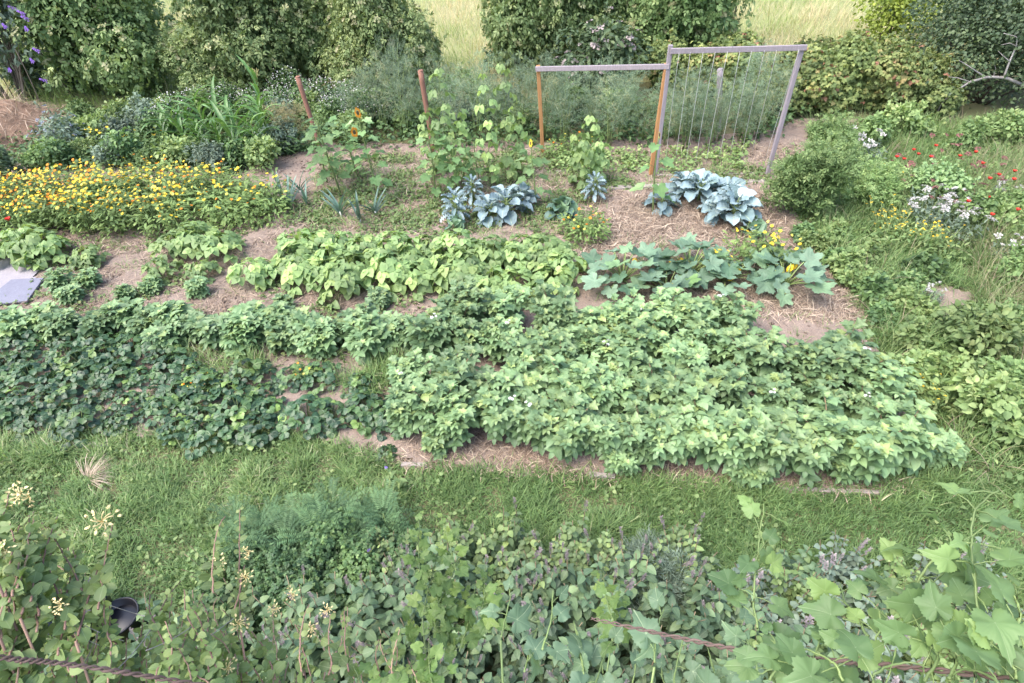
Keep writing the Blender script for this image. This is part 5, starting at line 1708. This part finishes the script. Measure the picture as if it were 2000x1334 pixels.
# ------------------------------------------------------------------ honeysuckle and hop climbing in front of the camera
def vine(name, label, cat, shoots, mat, stemmat, tpl, lsz, step, opp=True, vm=0.5, flowers=None, dens=1.0, group=None, tip_small=True, pet=0.0, root_y=0.55):
    """shoots: lists of (px, py, dist) -> a climbing plant with stems that run down to the ground"""
    b = at_d(*shoots[0][0])
    t = thing(name, label, cat, (b[0], root_y, 0), 0, 1, group)
    inv = Vector((-float(b[0]), -root_y, 0))
    fo, st = MB(), MB()
    for sh in shoots:
        P = np.array([at_d(*q) for q in sh])
        tt = np.linspace(0, len(P) - 1, (len(P) - 1) * 8 + 1)
        Q = np.stack([np.interp(tt, np.arange(len(P)), P[:, c]) for c in range(3)], 1)
        ker = np.ones(9) / 9
        Q = np.stack([np.convolve(np.pad(Q[:, c], 4, 'edge'), ker, 'valid') for c in range(3)], 1)
        Q += np.cumsum(rng.normal(0, 0.0009, Q.shape), axis=0)
        st.tube(Q, np.linspace(0.0026, 0.0012, len(Q)), 5, U(0, 1))
        ln = np.concatenate([[0], np.cumsum(np.linalg.norm(np.diff(Q, axis=0), axis=1))])
        for s in np.arange(0.02, ln[-1], step / dens):
            p = np.array([np.interp(s, ln, Q[:, c]) for c in range(3)])
            sc_ = (1.1 - 0.6 * s / ln[-1]) if tip_small else 1.0
            az = U(0, 6.28)
            for e in ((0, math.pi) if opp else (0,)):
                d = hdir(az + e) + UP * U(-0.4, 0.5)
                q = p + norm(d) * pet
                if pet:
                    st.tube([p, (p + q) / 2 + UP * 0.004, q], 0.0012, 3, 0.5, False)
                tp = tpl[rng.integers(len(tpl))]
                fo.inst(tp, q, d, UP + 0.85 * dirs(1)[0] + np.array([0, -0.25, 0]), lsz * sc_ * U(0.75, 1.25), np.clip(rng.normal(vm, 0.2) + 0.25 * s / ln[-1], 0, 1))
    o = fo.obj('foliage', mat, t)
    o.location = inv
    # main stems down to the ground
    for sh in shoots[::8]:
        p = at_d(*sh[0])
        st.tube(curve(p, (b[0] + U(-.1, .1), root_y, 0), (0, -0.5, -0.3), 10), 0.0028, 5, U(0, 1))
    o = st.obj('stem', stemmat, t)
    o.location = inv
    return t, inv


def rs(px, py, d, tx, ty, td, jit=25, n=4):
    """random shoot between two photo positions"""
    k = np.linspace(0, 1, n)
    return [(px + (tx - px) * a_ + U(-jit, jit) * (0 < a_ < 1), py + (ty - py) * a_ + U(-jit, jit) * (0 < a_ < 1), d + (td - d) * a_) for a_ in k]


honey_leaf = [leaf(4, 0.34, 0.5, 0.65, 0.12, 0.5), leaf(4, 0.38, 0.5, 0.6, 0.05, 0.8)]
M_hstem = leafmat('honeysuckle_stem', [(0, (0.16, 0.09, 0.07)), (1, (0.32, 0.20, 0.14))], 0.6, 0.3, 0, 0)
shoots = []
for i in range(95):
    tx = U(-80, 470)
    lim = 990 + 0.45 * max(0, tx - 60) + (60 if 130 < tx < 330 else 0)
    ty = U(lim, 1300)
    bx = tx + U(-90, 120)
    d0 = U(1.6, 2.1)
    shoots.append(rs(bx, min(ty + U(120, 260), 1420), d0, tx, ty, d0 + U(0.0, 0.25), 30))
for tx, ty in [(0, 960), (60, 985), (120, 1000), (30, 1010), (90, 1040), (-20, 1050), (150, 1060), (60, 1100), (200, 1030), (20, 1150), (110, 1140)]:
    for _ in range(2):
        shoots.append(rs(tx - U(10, 60), ty + U(150, 240), 1.65, tx + U(-25, 25), ty + U(-10, 20), 1.9, 20))
hon, inv = vine('honeysuckle', 'honeysuckle with cream blossom and reddish stems filling the lower left corner', 'climber', shoots, M_honey, M_hstem, honey_leaf, 0.031, 0.016)
shoots = []
for i in range(40):
    tx = U(330, 800)
    lim = 1110 + 0.25 * max(0, tx - 420)
    ty = U(lim, 1330)
    d0 = U(1.7, 2.2)
    shoots.append(rs(tx + U(-60, 60), ty + U(130, 230), d0, tx, ty, d0 + U(0, 0.3), 25))
for i in range(14):
    dm = MB()
    x0, y0 = U(-60, 420), U(1200, 1330)
    a0 = at_d(x0, y0, U(1.65, 1.95))
    a1 = at_d(x0 + U(-110, 110), y0 - U(10, 110), U(1.65, 2.0))
    dm.tube(curve(a0, a1, rng.normal(0, 0.012, 3), 8), U(0.0006, 0.0012), 4, U(0, 1))
    o = dm.obj('dry_stem', M_greybark, hon)
    o.location = inv
hon2, inv2 = vine('honeysuckle', 'sparser honeysuckle with upright red shoots left of the mint', 'climber', shoots + [[(470, 1230, 1.9), (468, 1120, 1.95), (466, 1050, 2.0), (465, 985, 2.0)], [(418, 1170, 1.85), (414, 1090, 1.9), (425, 1030, 1.9), (445, 1000, 1.95)],
            [(455, 1210, 1.9), (470, 1140, 1.9), (480, 1100, 1.95)]], M_honey, M_hstem, honey_leaf, 0.033, 0.03, vm=0.45)
# blossoms
bm = MB()
for i in range(9):
    a_ = i * 2.4
    el = U(-0.2, 1.4)
    d = hdir(a_) * math.cos(el) + UP * math.sin(el)
    bm.tube(curve((0, 0, 0), d * 0.026, hdir(a_ + 1.5) * 0.004 + UP * 0.003, 5)[:4], [0.0009, 0.001, 0.0013, 0.0018], 5, U(0, 1))
    for e in (-1, 1):
        bm.inst(leaf(3, 0.2, 0.4, 0.5, 0.1, 1.6 * e), d * 0.025, d + hdir(a_) * 0.2 * e, UP, 0.013, U(0, 1))
ME_hon = bm.mesh('honeysuckle_blossom', M_cream)
for t, iv, lst in [(hon, inv, [(200, 1018, 1.75, 1.5), (42, 965, 1.85, 1.3), (58, 970, 1.9, 1.0), (120, 1180, 1.6, 0.8), (12, 1075, 1.7, 0.9), ]),
                   (hon2, inv2, [(432, 1098, 1.9, 1.0), (487, 1077, 1.95, 0.9), (480, 1127, 1.9, 1.0), (573, 1160, 2.0, 1.0), (540, 1188, 2.0, 1.0), (640, 1190, 2.0, 1.0), (465, 1218, 1.9, 1.1), (608, 1225, 2.0, 1.0), (445, 1305, 1.8, 1.0)])]:
    for px, py, d, s in lst:
        p = at_d(px, py, d)
        o = link('blossom', ME_hon, t)
        o.matrix_local = Matrix.Translation([float(v) for v in p]) @ Matrix.Translation(iv) @ rotz_to(norm(np.array([U(-.5, .5), -0.5, 0.7]))) @ Matrix.Rotation(U(0, 6), 4, 'Z') @ Matrix.Diagonal((s * 0.8, s * 0.8, s * 0.8, 1))


def rope(label, pts, r, n_strand, mat, turns, e=0):
    P = np.array([at_d(*q) for q in pts])
    tt = np.linspace(0, len(P) - 1, 140)
    Q = np.stack([np.interp(tt, np.arange(len(P)), P[:, c]) for c in range(3)], 1)
    ker = np.ones(21) / 21
    Q = np.stack([np.convolve(np.pad(Q[:, c], 10, 'edge'), ker, 'valid') for c in range(3)], 1)
    t = thing('twisted_vine_stem', label, 'vine', Q[0] * np.array([1, 1, 0]))
    iv = Vector((-float(Q[0, 0]), -float(Q[0, 1]), 0))
    d = norm(np.gradient(Q, axis=0))
    x = norm(np.cross(d, UP))
    y = np.cross(x, d)
    for s in range(n_strand):
        ph = np.linspace(0, turns * 6.283, len(Q)) + s * 6.283 / n_strand
        S = Q + r * (np.cos(ph)[:, None] * x + np.sin(ph)[:, None] * y)
        mb = MB()
        mb.tube(S + rng.normal(0, r * 0.12, S.shape), np.clip(r * (0.85 + 0.35 * (vnoise(np.stack([ph, ph * 0], 1), 0.8, s + 3) - 0.5)) * np.interp(np.arange(len(Q)), [0, 25], [0.45, 1]), 0, 1), 7, U(0, 1))
        dn = curve(S[e], (S[e, 0] * 1.2, 0.5, 0), (0, -0.05, 0), 8)
        mb.tube(dn, r * 0.9, 5, 0.5)
        o = mb.obj('strand', mat, t)
        o.location = iv
    return t


M_rope = leafmat('woody_vine', [(0, (0.09, 0.06, 0.05)), (1, (0.19, 0.13, 0.11))], 0.85, 0.3, 0, 0)
rope('twisted woody vine stem along the bottom left', [(-250, 1240, 1.35), (0, 1285, 1.35), (120, 1295, 1.35), (300, 1322, 1.36), (520, 1360, 1.38)], 0.0027, 2, M_rope, 17)
rope('twisted brown vine stem across the bottom right', [(1140, 1205, 1.42), (1300, 1240, 1.36), (1450, 1272, 1.25), (1620, 1290, 1.2), (1800, 1305, 1.15), (2200, 1350, 1.1)], 0.0027, 2, M_rope, 17, -1)
mb = MB()
P = np.array([at_d(*q) for q in [(60, 1200, 1.5), (58, 1150, 1.5), (55, 1100, 1.52), (60, 1080, 1.52)]])
HOPL = [fan([(0, 0.66), (62, 0.52), (-62, 0.52), (125, 0.40), (-125, 0.40)], 0.62, 0.40, 60, 0.05, 0.10, 0.03, 0.8, 0.3, 0.25),
        fan([(0, 0.70), (62, 0.54), (-62, 0.54)], 0.56, 0.44, 56, 0.05, 0.0, 0.035, 1.0, 0.3, 0.3),
        fan([(0, 0.62), (55, 0.45), (-55, 0.45)], 0.7, 0.42, 52, 0.05, 0.2, 0.03, 0.5, 0.3, 0.3)]
hop_shoots = [
    [(1960, 1334, 1.1), (1925, 1240, 1.12), (1910, 1130, 1.14), (1908, 1040, 1.16), (1930, 985, 1.18), (1965, 962, 1.2)],
    [(1750, 1200, 1.2), (1790, 1150, 1.22), (1835, 1085, 1.24), (1880, 1060, 1.25), (1985, 1090, 1.25)],
    [(1480, 1240, 1.3), (1475, 1180, 1.32), (1480, 1090, 1.34), (1495, 1020, 1.36), (1500, 970, 1.36)],
    [(1870, 1230, 1.15), (1940, 1210, 1.15), (2020, 1195, 1.12)],
    [(1560, 1330, 1.2), (1620, 1300, 1.2), (1690, 1290, 1.18), (1740, 1240, 1.2), (1720, 1190, 1.22)],
    [(1800, 1340, 1.12), (1840, 1280, 1.14), (1790, 1240, 1.16), (1760, 1130, 1.2)],
    [(1500, 1334, 1.25), (1540, 1290, 1.25), (1500, 1250, 1.28)],
    [(1650, 1334, 1.15), (1640, 1290, 1.15), (1560, 1260, 1.2)],
    [(1990, 1334, 1.1), (1980, 1290, 1.1), (1940, 1260, 1.12)],
    [(1700, 1250, 1.2), (1680, 1200, 1.22), (1650, 1170, 1.25), (1640, 1130, 1.3)],
    [(1850, 1334, 1.1), (1870, 1280, 1.12), (1820, 1230, 1.15), (1800, 1190, 1.18)], [(1720, 1360, 1.1), (1700, 1320, 1.1), (1760, 1290, 1.12), (1830, 1300, 1.12)],
    [(1950, 1380, 1.05), (1960, 1330, 1.05), (1900, 1300, 1.08), (1860, 1320, 1.1)], [(1600, 1370, 1.15), (1590, 1310, 1.15), (1530, 1300, 1.2), (1480, 1320, 1.2)],
    [(1840, 1220, 1.2), (1850, 1160, 1.22), (1790, 1120, 1.24), (1740, 1130, 1.26)], [(1960, 1250, 1.12), (1990, 1200, 1.12), (1970, 1150, 1.15)],
]
M_hopstem = leafmat('hop_stem', [(0, (0.11, 0.16, 0.055)), (1, (0.2, 0.27, 0.09))], 0.5, 0.35, 0, 0)
vine('hop_vine', 'pale green hop vine with lobed leaves and curling shoots in the lower right corner', 'climber', hop_shoots, M_hop, M_hopstem, HOPL, 0.056, 0.042, True, 0.5, None, 1.0, None, True, 0.03)
shoots = []
for tx, ty in [(1000, 1160), (1080, 1150), (1120, 1200), (1180, 1250), (1050, 1220), (1380, 1260), (1440, 1220), (1390, 1300), (1300, 1180), (1340, 1230), (1240, 1290), (1480, 1310), (1150, 1290), (1290, 1310)]:
    shoots.append(rs(tx + U(-40, 60), ty + U(90, 160), 1.5, tx, ty, 1.6, 10, 3))
vine('hop_vine', 'older hop vine with mottled dark leaves at the bottom centre', 'climber', shoots, M_oldhop, M_hopstem, HOPL, 0.066, 0.05, False, 0.5, None, 1.0, None, True, 0.02)
shoots = []
for tx, ty in [(870, 1060), (900, 1080), (860, 1100), (940, 1090), (880, 1130), (930, 1130), (960, 1120), (900, 1160), (1190, 1110), (1230, 1130), (820, 1180), (860, 1010), (830, 1000)]:
    for _ in range(1):
        shoots.append(rs(tx + U(-60, 60), ty + U(90, 160), 2.1, tx + U(-20, 20), ty, 2.3, 15, 3))
vine('golden_hop', 'bright yellow-green hop sprawling over the mint at the bottom centre', 'climber', shoots, M_goldhop, M_hopstem, HOPL, 0.046, 0.032, True, 0.45, None, 1.0, None, True, 0.02)
shoots = []
for tx, ty in [(830, 1270), (800, 1290), (860, 1300), (770, 1320), (840, 1240), (700, 1290), (730, 1320), (690, 1320)]:
    shoots.append(rs(tx + U(-40, 40), ty + U(70, 120), 1.8, tx + U(-20, 20), ty, 1.9, 15, 3))
vine('golden_hop', 'small yellow-green hop shoots at the very bottom left of centre', 'climber', shoots, M_goldhop, M_hopstem, HOPL, 0.055, 0.045, True, 0.35, None, 1.0, None, True, 0.02)
print('objects', len(bpy.data.objects), 'tris', sum(len(m.polygons) for m in bpy.data.meshes))
